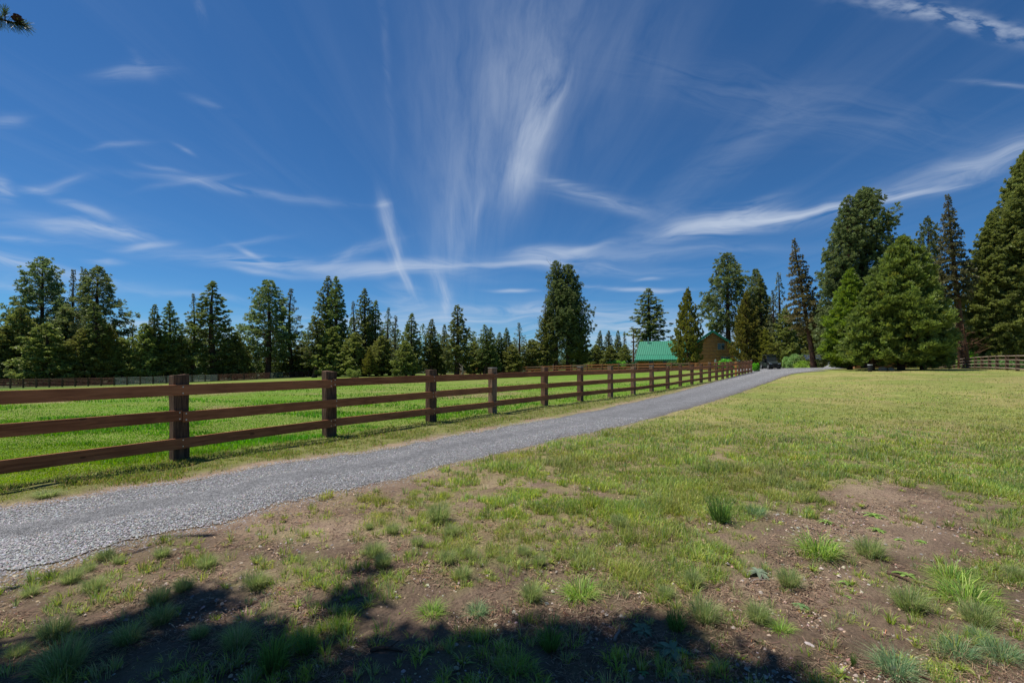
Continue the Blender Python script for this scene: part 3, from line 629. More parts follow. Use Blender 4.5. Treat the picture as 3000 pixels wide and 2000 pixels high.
        cc = np.array(base_c)*r.normal(1, .16, (nt_, 1, 1))*r.normal(1, .12, (nt_, m, 1))*(.93+.14*r.uniform())
        warm = (r.uniform(0, 1, (nt_, 1, 1)) < .05)*np.array([.05, .02, 0])
        cc = (cc+warm)*np.ones(3)
        TC.append(np.repeat(cc, 3, axis=1).reshape(-1, 3))
    V = np.concatenate(TV); c = np.clip(np.concatenate(TC), .004, 1)
    return V, np.arange(len(V)).reshape(-1, 3), c, wood
PROTO = {}
def build_tree(kind, H, Rr, cb, seed, name, bark='bark', **kw):
    V, Fc, c, wood = tree_mesh(kind, H, Rr, cb, seed, **kw)
    root = thing(name, None, None)
    npmesh('crown', V, Fc, MAT['needle'], root, col=c)
    wood.build('trunk', MAT[bark], root, smooth=True)
    root['H'] = H; root['Rr'] = Rr
    return root
# a library of a few trees of each habit; every standing tree is one of them at its own height, width and turn
LIB = {'pine': [('pine', 16, 4.2, .28), ('pine', 18, 3.6, .30), ('pine', 15, 4.0, .16)],
       'lodge': [('lodge', 15, 2.3, .18), ('lodge', 17, 2.2, .30), ('lodge', 13, 2.1, .06)],
       'bushy': [('bushy', 9, 3.2, .03), ('bushy', 11, 3.0, .02)],
       'fir': [('fir', 20, 3.1, .30)],
       'sparse': [('sparse', 15, 2.4, .35), ('sparse', 12, 1.8, .15)],
       'juniper': [('juniper', 11, 3.9, .03)]}
NAMES = {'pine': 'ponderosa_pine', 'lodge': 'lodgepole_pine', 'bushy': 'young_pine', 'fir': 'fir_tree', 'sparse': 'thin_pine', 'juniper': 'juniper_tree'}
sd = 100; used = {}
def plant(kind, var, u, vt, hw, d, label, cat='tree', group=None, lean=0, vb=None):
    """tree with its top at photograph row vt, half width hw pixels, standing d metres off"""
    global sd
    lib = LIB[kind]; var %= len(lib); key = (kind, var)
    if key not in used:
        sd += 1
        k, H, Rr, cb = lib[var]
        root = build_tree(k, H, Rr, cb, sd, NAMES[kind]); used[key] = root
        PROTO[key] = root; first = True
    else:
        root = copy_tree(PROTO[key])
    k, H, Rr, cb = lib[var]
    x, y, z = at(u, d)
    top = EYE+(VH-vt)/F*d
    s = (top-z)/H; r = hw/F*d/Rr*1.36
    root.location = (x, y, z-.05); root.rotation_euler = (0, math.atan(lean), random.Random(u*7+vt).uniform(0, 6.28) if not lean else 0)
    if root.rotation_euler[1]: pass
    root.scale = (r, r, s)
    for kk in ('H', 'Rr'):
        if kk in root: del root[kk]
    return tag(root, label, cat, group)
T = 'trees along the far side of the pasture'
LEFT = [
 ('pine', 0, 122, 760, 76, 74, 'tall spreading ponderosa pine with open branches, tallest at the left end'),
 ('sparse', 0, 220, 790, 33, 76, 'slim tall pine with bare lower trunk just right of the leftmost tall ponderosa'),
 ('sparse', 1, 240, 786, 28, 75, 'slim pine close beside its bare trunked twin, left of a broad ponderosa'),
 ('pine', 1, 289, 784, 72, 73, 'broad ponderosa pine with long drooping right limbs, third crown from the left of the line'),
 ('bushy', 0, 60, 905, 62, 66, 'wide olive green pine bush growing under the leftmost tall ponderosa'),
 ('bushy', 1, 10, 958, 52, 64, 'low rounded pine cut by the left edge of the picture'),
 ('bushy', 1, 137, 948, 64, 63, 'dense bushy pine standing directly behind the far corral left of the nearest fence post'),
 ('lodge', 2, 188, 900, 45, 70, 'dark conical pine filling the gap under the slim twin pines'),
 ('lodge', 0, 269, 882, 42, 67, 'pointed mid green pine in front of the broad ponderosa with drooping limbs'),
 ('bushy', 0, 245, 965, 52, 62, 'squat pale green pine at the foot of the pointed one'),
 ('juniper', 0, 319, 950, 38, 62, 'small bright green cone shaped tree before the right limbs of the broad ponderosa'),
 ('bushy', 1, 358, 990, 44, 66, 'low leafy pine in the dip left of the two matching small spires'),
 ('sparse', 1, 384, 947, 26, 84, 'thin distant pine showing in the dip of the tree line'),
 ('bushy', 0, 425, 950, 42, 67, 'dull green bushy pine right of the dip in the tree line'),
 ('lodge', 0, 454, 894, 30, 71, 'left one of two matching small spire pines'),
 ('lodge', 1, 497, 883, 29, 70, 'right one of two matching small spire pines'),
 ('bushy', 1, 470, 985, 50, 64, 'broad low pine filling the space below the two matching small spires'),
 ('sparse', 0, 562, 860, 28, 72, 'slender pine with bare paired stems above the nearest fence post'),
 ('bushy', 0, 530, 985, 40, 66, 'short green pine right behind the top of the nearest fence post'),
 ('lodge', 2, 631, 829, 58, 72, 'thick rounded spire pine between the slender paired stems and the big bluish ponderosa'),
 ('bushy', 0, 690, 985, 46, 68, 'low dark pine left of the big bluish ponderosa'),
 ('pine', 2, 785, 824, 78, 76, 'big bluish green ponderosa with heavy crown and reddish trunk'),
 ('sparse', 0, 858, 846, 42, 84, 'ragged thin pine with uneven side branches right behind the big bluish ponderosa'),
 ('bushy', 1, 885, 1010, 52, 76, 'low light green thicket pine right of the big bluish ponderosa'),
 ('lodge', 0, 920, 928, 38, 78, 'yellowish green pine leaning on the left flank of the twin topped pine'),
 ('lodge', 1, 961, 812, 36, 84, 'left stem of the twin topped dark pine rising above the second fence post'),
 ('lodge', 1, 985, 813, 38, 83, 'right stem of the twin topped dark pine rising above the second fence post'),
 ('bushy', 0, 975, 960, 52, 80, 'spreading pine skirt below the twin topped dark pine'),
 ('sparse', 1, 1033, 885, 26, 86, 'grey green pine right of the twin topped dark pine'),
 ('lodge', 1, 1068, 847, 30, 85, 'tall dark spire pine, highest between the twin topped pine and the fence bend'),
 ('lodge', 2, 1104, 883, 28, 87, 'dark pine just right of the tall dark spire'),
 ('sparse', 0, 1142, 901, 28, 86, 'pine with feathery top two crowns right of the tall dark spire'),
 ('sparse', 1, 1160, 926, 26, 90, 'thin lighter pine at the right end of the dense middle clump'),
 ('bushy', 1, 1040, 975, 48, 80, 'bushy olive pine in front of the dense middle clump'),
 ('bushy', 0, 1120, 985, 44, 83, 'low pine hiding the trunks at the right of the middle clump'),
 ('juniper', 0, 1081, 1022, 24, 78, 'small bright yellow green young tree alone in front of the middle clump'),
 ('lodge', 2, 1210, 920, 32, 86, 'full green pine left of the gap above the third fence post'),
 ('bushy', 0, 1190, 1000, 36, 82, 'low pine at the foot of the full green pine'),
 ('lodge', 0, 1266, 936, 28, 88, 'medium pine directly above the third fence post'),
 ('lodge', 2, 1303, 952, 20, 95, 'short narrow pine tucked beside the tall pine with whitish dead wood at its foot'),
 ('lodge', 2, 1338, 896, 42, 88, 'tall rounded pine standing out left of the pointed pine above the fourth fence post'),
 ('bushy', 1, 1280, 1000, 32, 90, 'low leafy pine filling the gap right of the full green pine'),
 ('lodge', 0, 1419, 952, 28, 92, 'pointed pine above the fourth fence post'),
 ('lodge', 2, 1441, 960, 22, 97, 'narrow pine touching the pointed pine above the fourth fence post'),
 ('lodge', 0, 1464, 974, 22, 99, 'small rounded pine in the row left of the lone big pine'),
 ('lodge', 1, 1484, 961, 19, 100, 'thin upright pine in the row left of the lone big pine'),
 ('sparse', 0, 1517, 945, 27, 102, 'airy bluish pine with visible trunk left of the lone big pine'),
 ('bushy', 0, 1560, 995, 40, 104, 'rounded dark pine touching the left foot of the lone big pine'),
 ('bushy', 1, 1500, 1010, 34, 98, 'low pine below the airy bluish pine'),
 ('bushy', 1, 1390, 1000, 34, 94, 'low bushy pine between the tall rounded pine and the pointed pine'),
 ('bushy', 0, 1440, 1015, 32, 95, 'low dark pine below the pair above the fourth fence post'),
]
for k, vr, u, vt, hw, d, lb in LEFT: plant(k, vr, u, vt, hw, max(d*float(np.interp(u, [0, 900, 1500], [1.34, 1.2, 1.0])), float(np.interp(u, [0, 420, 740, 905, 950], [80, 91, 103, 113, 0]))), lb, group=T)
Gm = 'small far trees left of the cabin'
MID = [
 ('lodge', 0, 1759, 969, 17, 125, 'far pine nearest to the lone big pine in the group of four pointed tops'),
 ('lodge', 1, 1783, 969, 16, 127, 'second of four far pointed tops between the lone big pine and the cabin'),
 ('lodge', 2, 1811, 969, 17, 126, 'third of four far pointed tops, thicker than the others'),
 ('sparse', 1, 1829, 972, 15, 124, 'last of four far pointed tops, beside the broken orange trunk'),
 ('bushy', 0, 1745, 1010, 28, 115, 'low pine filling the foot of the gap right of the lone big pine'),
 ('bushy', 1, 1790, 1012, 26, 112, 'low rusty green pine below the four far pointed tops'),
 ('bushy', 0, 1830, 1010, 24, 108, 'low dark pine left of the broken orange trunk'),
]
for k, vr, u, vt, hw, d, lb in MID: plant(k, vr, u, vt, hw, d, lb, group=Gm)
Gh = 'trees around the cabin'
HOUSE = [
 ('lodge', 1, 1899, 847, 48, 106, 'pine with layered open branches rising behind the green roof'),
 ('juniper', 0, 2016, 847, 47, 80, 'dense pine standing in front of the cabin and hiding its middle'),
 ('pine', 0, 2137, 745, 78, 104, 'large round topped ponderosa behind the cabin gable'),
 ('pine', 2, 2213, 792, 48, 108, 'smaller ponderosa crown right beside the large round topped one behind the cabin'),
 ('juniper', 0, 2188, 857, 50, 79, 'dense yellow green juniper covering the right side of the cabin'),
 ('juniper', 0, 2243, 962, 46, 77, 'low wide yellow green tree just left of the parked vehicle'),
 ('lodge', 1, 2228, 812, 34, 100, 'dark green pine behind the yellow green juniper'),
 ('sparse', 1, 2278, 801, 30, 98, 'thin pointed pine above the parked vehicle'),
 ('sparse', 0, 2262, 850, 26, 94, 'skinny pine with a dark bare trunk right behind the parked vehicle'),
 ('bushy', 1, 2300, 905, 40, 92, 'dark bushy pine behind the parked vehicle'),
 ('bushy', 0, 2400, 900, 60, 106, 'dull brownish green pine between the leaning trunk and the tall ponderosa'),
 ('bushy', 1, 2345, 955, 44, 101, 'brown tinged low pine above the pale willow bush'),
]
for k, vr, u, vt, hw, d, lb in HOUSE: plant(k, vr, u, vt, hw, d, lb, group=Gh)
Gr = 'trees at the far edge of the lawn'
RIGHT = [
 ('pine', 1, 2718, 642, 42, 68, 'rounded pine top showing between the tall thin pine and the near bright pine'),
 ('bushy', 1, 2470, 850, 60, 66, 'dull green pine under the tall two topped ponderosa'),
 ('bushy', 0, 2790, 900, 60, 98, 'greyish twiggy pine between the near bright pine and the right hand giant'),
 ('bushy', 0, 2700, 830, 60, 104, 'dark pine hidden behind the right shoulder of the near bright pine'),
]
for k, vr, u, vt, hw, d, lb in RIGHT: plant(k, vr, u, vt, hw, d, lb, group=Gr)

# trees with a shape of their own
def hero(name, kind, parts_, u, d, label, group, bark='bark', vb=None):
    """one tree of one or more stems: parts_ = (du px, vt, half width px, crown base frac, seed, kwargs)"""
    x, y, z = at(u, d); root = thing(name, label, 'tree', (x, y, z), group=group)
    Vs = []; w = MB(); 
    for du, vt, hw, cb, seed, kw in parts_:
        kw = dict(kw); kd = kw.pop('kind', kind)
        H = EYE+(VH-vt)/F*d-z; Rr = hw/F*d*1.15
        V, Fc, c, wd = tree_mesh(kd, H, Rr, cb, seed, **kw)
        offx = du/F*d
        V = V+np.array([offx, kw.get('oy', 0), 0]); Vs.append((V, Fc, c)); w.add([(p[0]+offx, p[1], p[2]) for p in wd.v], wd.f)
    V, Fc, c = join(Vs)
    npmesh('crown', V, Fc, MAT['needle'], root, col=c); w.build('trunk', MAT[bark], root, smooth=True)
    return root
hero('ponderosa_pine', 'pine', [(2, 778, 62, .26, 31, dict(dens=1.35, shape=2.5)), (-34, 766, 44, .34, 32, dict(dens=1.2, shape=2.4)), (10, 850, 76, .16, 37, dict(dens=.75, shape=2.2)), (-60, 915, 38, .08, 33, dict(kind='bushy')), (-62, 868, 26, .55, 36, dict(kind='sparse')), (30, 955, 42, .10, 34, dict(kind='bushy'))], 1662, 106,
     'big lone double topped ponderosa standing apart in the middle of the view', None, 'bark')
hero('ponderosa_pine', 'pine', [(0, 558, 98, .28, 41, dict(dens=1.25, fine=1.3, shape=3.2)), (-56, 580, 58, .45, 42, dict(dens=1.0, fine=1.3, shape=3)), (-80, 760, 76, .08, 43, dict(kind='pine', dens=.9, fine=1.2, shape=2.6))], 2537, 62,
     'tall two topped ponderosa behind the near bright green pine', Gr)
hero('near_pine', 'near', [(0, 795, 72, .02, 51, dict(dens=1.3, fine=1.6, tri_=.8, tone=(1.0, 1.06, .75)))], 2490, 54,
     'bright mid green pine reaching the ground left of the nearest bushy pine', Gr)
hero('near_pine', 'near', [(0, 703, 136, .02, 61, dict(dens=1.0, fine=1.7, tri_=.8)), (62, 880, 70, .02, 62, dict(dens=.9, fine=1.5, tri_=.9)), (-85, 835, 80, .02, 63, dict(dens=.9, fine=1.5, tri_=.9))], 2640, 48,
     'nearest broad bushy bright green pine on the edge of the lawn', Gr)
hero('fir_tree', 'fir', [(0, 570, 50, .40, 71, dict(dens=.75, fine=1.2, lean=(-.10, 0))), (-14, 860, 36, .2, 72, dict(kind='sparse', dens=.5, fine=1, lean=(-.06, 0)))], 2828, 62,
     'tall thin fir with bare leaning trunk and layered branches right of the near bright pine', Gr, 'bark_red')
hero('fir_tree', 'fir', [(0, 701, 56, .30, 81, dict(dens=.72, fine=1.1, lean=(-.16, 0), tone=(1.1, .95, .85)))], 2386, 68,
     'tall brownish fir with a leaning reddish trunk between the vehicle and the ponderosa', Gr, 'bark_red')
hero('ponderosa_pine', 'lodge', [(105, 440, 120, .05, 91, dict(kind='bushy', dens=1.5, fine=1.5)), (0, 625, 70, .05, 92, dict(kind='bushy', dens=1.2, fine=1.5)), (60, 760, 95, .02, 93, dict(kind='bushy', dens=1.1, fine=1.4))], 2905, 66,
     'giant dark olive pine rising out of the right edge of the picture', Gr)
def snag(name, u, vt, d, label, seed, H0=None, lean=0, nb=26, bark='bark_grey', Rb=1.6, grp=None, lo=.1):
    x, y, z = at(u, d); H = EYE+(VH-vt)/F*d-z; r = np.random.default_rng(seed); root = thing(name, label, 'dead tree', (x, y, z), group=grp)
    tk = br = MB(); tk.tube([(lean*H*t, 0, H*t-.2*(t == 0)) for t in (0, .3, .6, .85, 1)], [.26, .2, .15, .1, .03], 7)
    for i in range(nb):
        t = lo+(1-lo)*(i+r.uniform())/nb; a = r.uniform(0, 6.28); l = Rb*(1-t*.6)*r.uniform(.4, 1.2); p0 = np.array([lean*H*t, 0, H*t]); dd = np.array([math.cos(a), math.sin(a), r.uniform(-.1, .6)])
        p1 = p0+dd*l*.5; p2 = p0+dd*l+np.array([0, 0, r.uniform(-.1, .3)*l]); br.tube([p0, p1, p2], [.05, .035, .012], 4)
        for _ in range(3):
            q = p0+(p2-p0)*r.uniform(.3, .95); e = dd+r.normal(0, .7, 3); br.tube([q, q+e*l*.3], [.018, .007], 3)

    tk.build('trunk', MAT[bark], root)
    return root
snag('dead_pine', 1856, 962, 100, 'broken orange barked trunk left of the green roof', 5, nb=12, bark='bark_red', Rb=2.0, lo=.35)
snag('dead_pine', 1622, 778, 110, 'bare dead brown branches poking out left of the lone big pine', 6, nb=60, bark='bark_grey', Rb=4.6, lo=.35)
snag('dead_pine', 2838, 960, 58, 'bleached dead branches on a leaning orange trunk by the post and rail fence', 8, nb=26, lean=-.12, Rb=3.0, bark='bark_red', lo=.2)
snag('dead_pine', 1355, 1070, 86, 'small pile like tangle of bleached dead branches below the tall rounded pine', 9, nb=14, Rb=1.5, lo=.0)
# broadleaf shrubs
def shrub(name, u, d, w, h, label, colr, seed, n=4200, leaf=.09, cat='shrub', grp=None):
    x, y, z = at(u, d); r = np.random.default_rng(seed); root = thing(name, label, cat, (x, y, z), group=grp)
    lob = [(r.uniform(-.75, .75), r.uniform(-.5, .5), r.uniform(.2, .85), r.uniform(.2, .5)) for _ in range(9)]
    k = r.integers(0, 9, n); q = r.normal(0, 1, (n, 3)); q /= np.linalg.norm(q, axis=1)[:, None]; q *= r.uniform(.5, 1, (n, 1))**.4
    Lb = np.array(lob)[k]; P = np.stack([(Lb[:, 0]+q[:, 0]*Lb[:, 3])*w/2, (Lb[:, 1]+q[:, 1]*Lb[:, 3])*w/2, np.maximum(.03, (Lb[:, 2]+q[:, 2]*.42)*h*.85)], 1)
    dd = q+r.normal(0, .6, (n, 3)); dd /= np.linalg.norm(dd, axis=1)[:, None]; pv = np.cross(dd, r.normal(0, 1, (n, 3))); pv /= np.linalg.norm(pv, axis=1)[:, None]
    V = np.stack([P, P+dd*leaf+pv*leaf*.45, P+dd*leaf*1.9, P+dd*leaf-pv*leaf*.45], 1).reshape(-1, 3)
    c = np.array(colr)*1.7*r.normal(1, .2, (n, 1))*(.8+.4*r.uniform(0, 1, 9)[k])[:, None]; c = np.clip(np.repeat(c, 4, 0), .01, 1)
    npmesh('foliage', V, np.arange(4*n).reshape(n, 4), MAT['leaf'], root, col=c)
    st = MB()
    for i in range(9):
        a = r.uniform(0, 6.28); st.tube([(0, 0, -.05), (math.cos(a)*w*.15, math.sin(a)*w*.15, h*.35), (math.cos(a)*w*.32, math.sin(a)*w*.3, h*.7)], [.03, .02, .008], 4)
    st.build('stems', MAT['bark'], root)
    return root
shrub('willow_bush', 2338, 86, 5.5, 3.0, 'pale green willow bush right of the parked vehicle', (.16, .24, .09), 1, 9000, .14)
shrub('leafy_bush', 2362, 80, 4.5, 1.5, 'low yellow green bush below the pale willow bush', (.17, .25, .045), 2, 5000, .12)
shrub('garden_bush', 2140, 82, 4.5, 2.0, 'bright green rounded garden bush in front of the cabin corner', (.10, .26, .05), 3, 6500, .11)
shrub('garden_bush', 2212, 57, 1.0, 1.0, 'small bright green bush at the last post of the brown rail fence', (.11, .27, .03), 4, 2500, .07)
shrub('leafy_bush', 1808, 104, 4.5, 2.0, 'light green bush behind the middle fence left of the cabin', (.13, .25, .05), 5, 5000, .12)
shrub('leafy_bush', 1036, 84, 2.4, 1.7, 'small olive bush left of the lone bright young tree', (.15, .18, .05), 6, 3000, .10)
shrub('leafy_bush', 2855, 66, 4.5, 3.0, 'bright yellow green bush behind the post and rail fence', (.16, .30, .03), 7, 6000, .12)
shrub('leafy_bush', 2925, 58, 7.0, 1.3, 'low dark green undergrowth seen through the post and rail fence', (.07, .13, .04), 8, 7000, .11)
shrub('leafy_bush', 1985, 84, 3.0, 1.6, 'dark green bush under the pine in front of the cabin', (.05, .10, .03), 9, 4000, .11)

# the wood behind the first row of trees, a mass in which no tree can be told apart
def wood_mass(name, spots, label, seed):
    r = np.random.default_rng(seed); Vs = []
    protos = [tree_mesh('lodge', 10, 2.6, .0, 400+i, dens=.55, fine=.7, tri_=1.5, twig=False) for i in range(3)]
    for (u, d, vt, hw) in spots:
        V, Fc, c, w = protos[r.integers(3)]; x, y, z = at(u, d); H = EYE+(VH-vt)/F*d-z; a = r.uniform(0, 6.28); k = hw/F*d/2.6
        P = np.stack([(V[:, 0]*math.cos(a)-V[:, 1]*math.sin(a))*k+x, (V[:, 0]*math.sin(a)+V[:, 1]*math.cos(a))*k+y, V[:, 2]*H/10+z], 1)
        Vs.append((P, Fc, c*r.uniform(.95, 1.3)))
    V, Fc, c = join(Vs); o = npmesh(name, V, Fc, MAT['needle'], col=c); tag(o, label, 'forest', kind='stuff')
rr_ = np.random.default_rng(3)
sp = []
for u in np.arange(-330, 1720, 15):
    line = np.interp(u, [-300, 0, 150, 330, 400, 600, 900, 1000, 1200, 1350, 1500, 1700], [910, 905, 885, 915, 970, 915, 945, 905, 935, 955, 985, 1000])
    sp.append((u+rr_.uniform(-10, 10), np.interp(u, [0, 1000, 1700], [108, 112, 118])+rr_.uniform(0, 10), line+rr_.uniform(5, 85 if u < 1400 else 30), rr_.uniform(30, 50)))
wood_mass('pine_wood', sp, 'dark pine wood filling the gaps behind the far tree line', 11)
sp = [(u+rr_.uniform(-12, 12), 118+rr_.uniform(0, 16), np.interp(u, [1700, 1880, 2060, 2250, 2400, 2650, 3200], [1005, 1000, 1000, 930, 930, 900, 840])+rr_.uniform(-10, 40), rr_.uniform(30, 46)) for u in np.arange(1700, 3300, 28)]
sp += [(u+rr_.uniform(-12, 12), 78+rr_.uniform(0, 14), np.interp(u, [2260, 2400, 2700, 3300], [1000, 985, 900, 780])+rr_.uniform(-10, 60), rr_.uniform(34, 60)) for u in np.arange(2380, 3300, 34)]
wood_mass('pine_wood', sp, 'dark pine wood behind the cabin, the vehicle and the lawn trees', 12)
# ------------------------------------------------------------------ timber fences
def woodmat(name, c1, c2, scale=(1, 14, 14), rough=.75, knots=True, bumpd=.006):
    m, t = newmat(name); o = N(t, 'ShaderNodeOutputMaterial'); b = N(t, 'ShaderNodeBsdfPrincipled'); t.links.new(b.outputs[0], o.inputs[0])
    b.inputs['Roughness'].default_value = rough; b.inputs['Specular IOR Level'].default_value = .25
    tcn = N(t, 'ShaderNodeTexCoord'); oi = N(t, 'ShaderNodeObjectInfo')
    add = N(t, 'ShaderNodeVectorMath', operation='ADD'); t.links.new(tcn.outputs['Object'], add.inputs[0]); t.links.new(M(t, 'MULTIPLY', oi.outputs['Random'], 37.0), add.inputs[1])
    mp = N(t, 'ShaderNodeMapping'); t.links.new(add.outputs[0], mp.inputs[0]); mp.inputs['Scale'].default_value = scale
    n1 = N(t, 'ShaderNodeTexNoise'); n1.inputs['Scale'].default_value = 2.2; n1.inputs['Detail'].default_value = 7; n1.inputs['Distortion'].default_value = .8; t.links.new(mp.outputs[0], n1.inputs['Vector'])
    n2 = N(t, 'ShaderNodeTexNoise'); n2.inputs['Scale'].default_value = 1.7; n2.inputs['Detail'].default_value = 3; t.links.new(add.outputs[0], n2.inputs['Vector'])
    vo = N(t, 'ShaderNodeTexVoronoi'); vo.inputs['Scale'].default_value = 1.0
    m3 = N(t, 'ShaderNodeMapping'); t.links.new(add.outputs[0], m3.inputs[0]); m3.inputs['Scale'].default_value = (2.2, 5, 5); t.links.new(m3.outputs[0], vo.inputs['Vector'])
    kn = M(t, 'MULTIPLY', M(t, 'LESS_THAN', vo.outputs['Distance'], .11), .55 if knots else 0.0)
    f = M(t, 'ADD', M(t, 'MULTIPLY', M(t, 'SUBTRACT', n1.outputs[0], .5), 2.4), M(t, 'ADD', M(t, 'MULTIPLY', n2.outputs[0], .9), M(t, 'SUBTRACT', M(t, 'MULTIPLY', oi.outputs['Random'], .5), .2)), clamp=True)
    mx_ = N(t, 'ShaderNodeMix', data_type='RGBA'); t.links.new(f, mx_.inputs[0]); mx_.inputs[6].default_value = (*c1, 1); mx_.inputs[7].default_value = (*c2, 1)
    hv = N(t, 'ShaderNodeHueSaturation'); t.links.new(mx_.outputs[2], hv.inputs['Color']); t.links.new(M(t, 'SUBTRACT', 1.0, kn), hv.inputs['Value']); t.links.new(hv.outputs[0], b.inputs['Base Color'])
    bp = N(t, 'ShaderNodeBump'); bp.inputs['Strength'].default_value = .7; bp.inputs['Distance'].default_value = bumpd; t.links.new(n1.outputs[0], bp.inputs['Height']); t.links.new(bp.outputs[0], b.inputs['Normal'])
    return m
MAT['rail'] = woodmat('brown_stained_board', (.20, .068, .027), (.42, .165, .070))
MAT['tie'] = woodmat('old_railway_tie', (.060, .034, .022), (.20, .115, .068), (14, 14, 1.2), .9, False, .02)
MAT['tie_pale'] = woodmat('weathered_tie', (.10, .06, .038), (.30, .19, .12), (14, 14, 1.2), .9, False, .02)
MAT['tie_top'] = woodmat('grey_end_grain', (.20, .18, .16), (.34, .31, .28), (5, 5, 5), .9, False, .01)
MAT['orange_wood'] = woodmat('fresh_orange_post', (.42, .17, .045), (.60, .27, .09), (10, 10, 1.2), .8, False)
MAT['steel'] = pbr('bolt_steel', (.55, .55, .55), .35, (40, .15), .5, 1.0)
MAT['pole'] = woodmat('grey_peeled_pole', (.17, .125, .095), (.34, .275, .215), (1, 12, 12), .85)
rnd = random.Random(5)
def rough_post(w, d, h, seed, below=.35):
    """a hewn post with slightly uneven sides, base at 0"""
    r = random.Random(seed); mb = MB(); rings = 7; V = []; 
    for i in range(rings):
        z = -below+(h+below)*i/(rings-1)
        for a, b in ((-1, -1), (0, -1), (1, -1), (1, 0), (1, 1), (0, 1), (-1, 1), (-1, 0)):
            V.append((a*w/2+r.uniform(-.008, .008), b*d/2+r.uniform(-.008, .008), z+(r.uniform(-.012, .012) if i == rings-1 else 0)))
    Fc = [tuple(range(8))[::-1], tuple((rings-1)*8+k for k in range(8))]
    for i in range(rings-1):
        for k in range(8): Fc.append((i*8+k, i*8+(k+1) % 8, (i+1)*8+(k+1) % 8, (i+1)*8+k))
    mb.add(V, Fc); return mb
def board(root, p, q, h, th, mat, name='rail', sag=0):
    """plank from p to q (3d, centre line), its own object with local x along it"""
    p, q = Vector(p), Vector(q); L_ = (q-p).length; mb = MB(); n = 8; r = random.Random(int(p.x*100+p.z*991)); V = []
    for i in range(n+1):
        x = L_*i/n; e = r.uniform(-.003, .003)
        V += [(x, -th/2, -h/2+e), (x, th/2, -h/2+e), (x, th/2, h/2+e), (x, -th/2, h/2+e)]
    Fc = [(3, 2, 1, 0), tuple(n*4+k for k in range(4))]
    for i in range(n):
        for k in range(4): Fc.append((i*4+k, i*4+(k+1) % 4, (i+1)*4+(k+1) % 4, (i+1)*4+k))
    mb.add(V, Fc); o = mb.build(name, mat, root, bevel=.004)
    X_ = (q-p).normalized(); Z_ = (Vector((0, 0, 1))-X_*X_.z).normalized(); Y_ = Z_.cross(X_)
    mt = Matrix((X_, Y_, Z_)).transposed().to_4x4(); mt.translation = p; o.matrix_basis = mt
    return o
def post_dirs(P):
    D = []
    for i in range(len(P)):
        a = P[max(i-1, 0)]; b = P[min(i+1, len(P)-1)]; v = Vector((b[0]-a[0], b[1]-a[1])).normalized(); D.append(v)
    return D
fence = thing('rail_fence', 'brown three board fence on dark square posts along the left of the gravel drive', 'fence')
D = post_dirs(FP); PZ = [float(gz(*p)) for p in FP]
pale = {3: 0, 6: 1, 9: 1, 10: 1, 11: 1, 16: 0, 23: 1, 26: 1}
nails = 0
for i, (p, d) in enumerate(zip(FP, D)):
    w = .25+rnd.uniform(-.01, .015)
    hgt = 1.5+rnd.uniform(-.02, .02)
    mt_ = MAT['tie_pale'] if i in (6, 9, 10, 11, 26) else (MAT['orange_wood'] if i == 21 else MAT['tie'])
    po = rough_post(w, .19, hgt, i).build('post', mt_, fence, bevel=.008, loc=(p[0], p[1], PZ[i]), rz=math.atan2(d.y, d.x))
    if i in (6, 8, 11, 16, 21, 26): tag(po, label={21: 'orange post'}.get(i, 'post with weathered grey top'))
    if i in (6, 8, 11, 16, 21, 26):
        cp = MB().box((0, 0, hgt+.012), (w+.01, .20, .03)).build('post_top', MAT['tie_top'], po, bevel=.004)
def face(i, z, off=.118):
    d = D[i]; nx, ny = d.y, -d.x       # towards the drive
    return Vector((FP[i][0]+nx*off, FP[i][1]+ny*off, PZ[i]+z))
for lev, (zc, odd) in enumerate(((1.24, 0), (.78, 1), (.32, 0))):
    i = 0; n = len(FP)-1; start = odd
    cuts = [0]+[k for k in range(1, n) if k % 2 == (start if start else 0)]+[n]
    cuts = sorted(set(cuts))
    if lev == 0: tops = cuts
    for a, b in zip(cuts[:-1], cuts[1:]):
        pts = list(range(a, b+1)); p = face(a, zc+rnd.uniform(-.014, .014)); q = face(b, zc+rnd.uniform(-.014, .014))
        ux = (q-p).normalized(); r_ = board(fence, p+ux*.004, q-ux*.004, .185, .042, MAT['rail'])
        for k in pts:
            if 2 <= k <= 7:
                s_k = -.05 if k == b else (.05 if k == a else 0)
                for zz in (-.055, .055):
                    c_ = face(k, zc)-p; lx = c_.dot(ux)+s_k
                    bb = MB(); bb.tube([(lx, -.020, zz), (lx, -.028, zz)], .011, 8); bb.build('bolt', MAT['steel'], r_)
# middle fence across the far end of the pasture
fence2 = thing('rail_fence', 'lower brown board fence crossing the far end of the pasture before the cabin', 'fence')
us = [1350, 1386, 1420, 1460, 1503, 1545, 1588, 1630, 1674, 1720, 1765, 1813, 1864, 1915, 1968, 2020, 2078, 2140, 2196]
P2_ = [at(u, float(np.interp(u, [1350, 1503, 1968, 2196], [104, 98, 79, 73]))) for u in us]
for i, p in enumerate(P2_):
    rough_post(.30, .24, 1.42, 200+i).build('post', MAT['tie'], fence2, loc=p, rz=.4)
    if i:
        a, b = Vector(P2_[i-1]), Vector(p); off = Vector((0, -.15, 0))
        for zc in (1.22, .72, .25): board(fence2, a+off+Vector((0, 0, zc)), b+off+Vector((0, 0, zc)), .2, .05, MAT['rail'] if zc < 1.2 or i % 3 else MAT['tie_pale'])
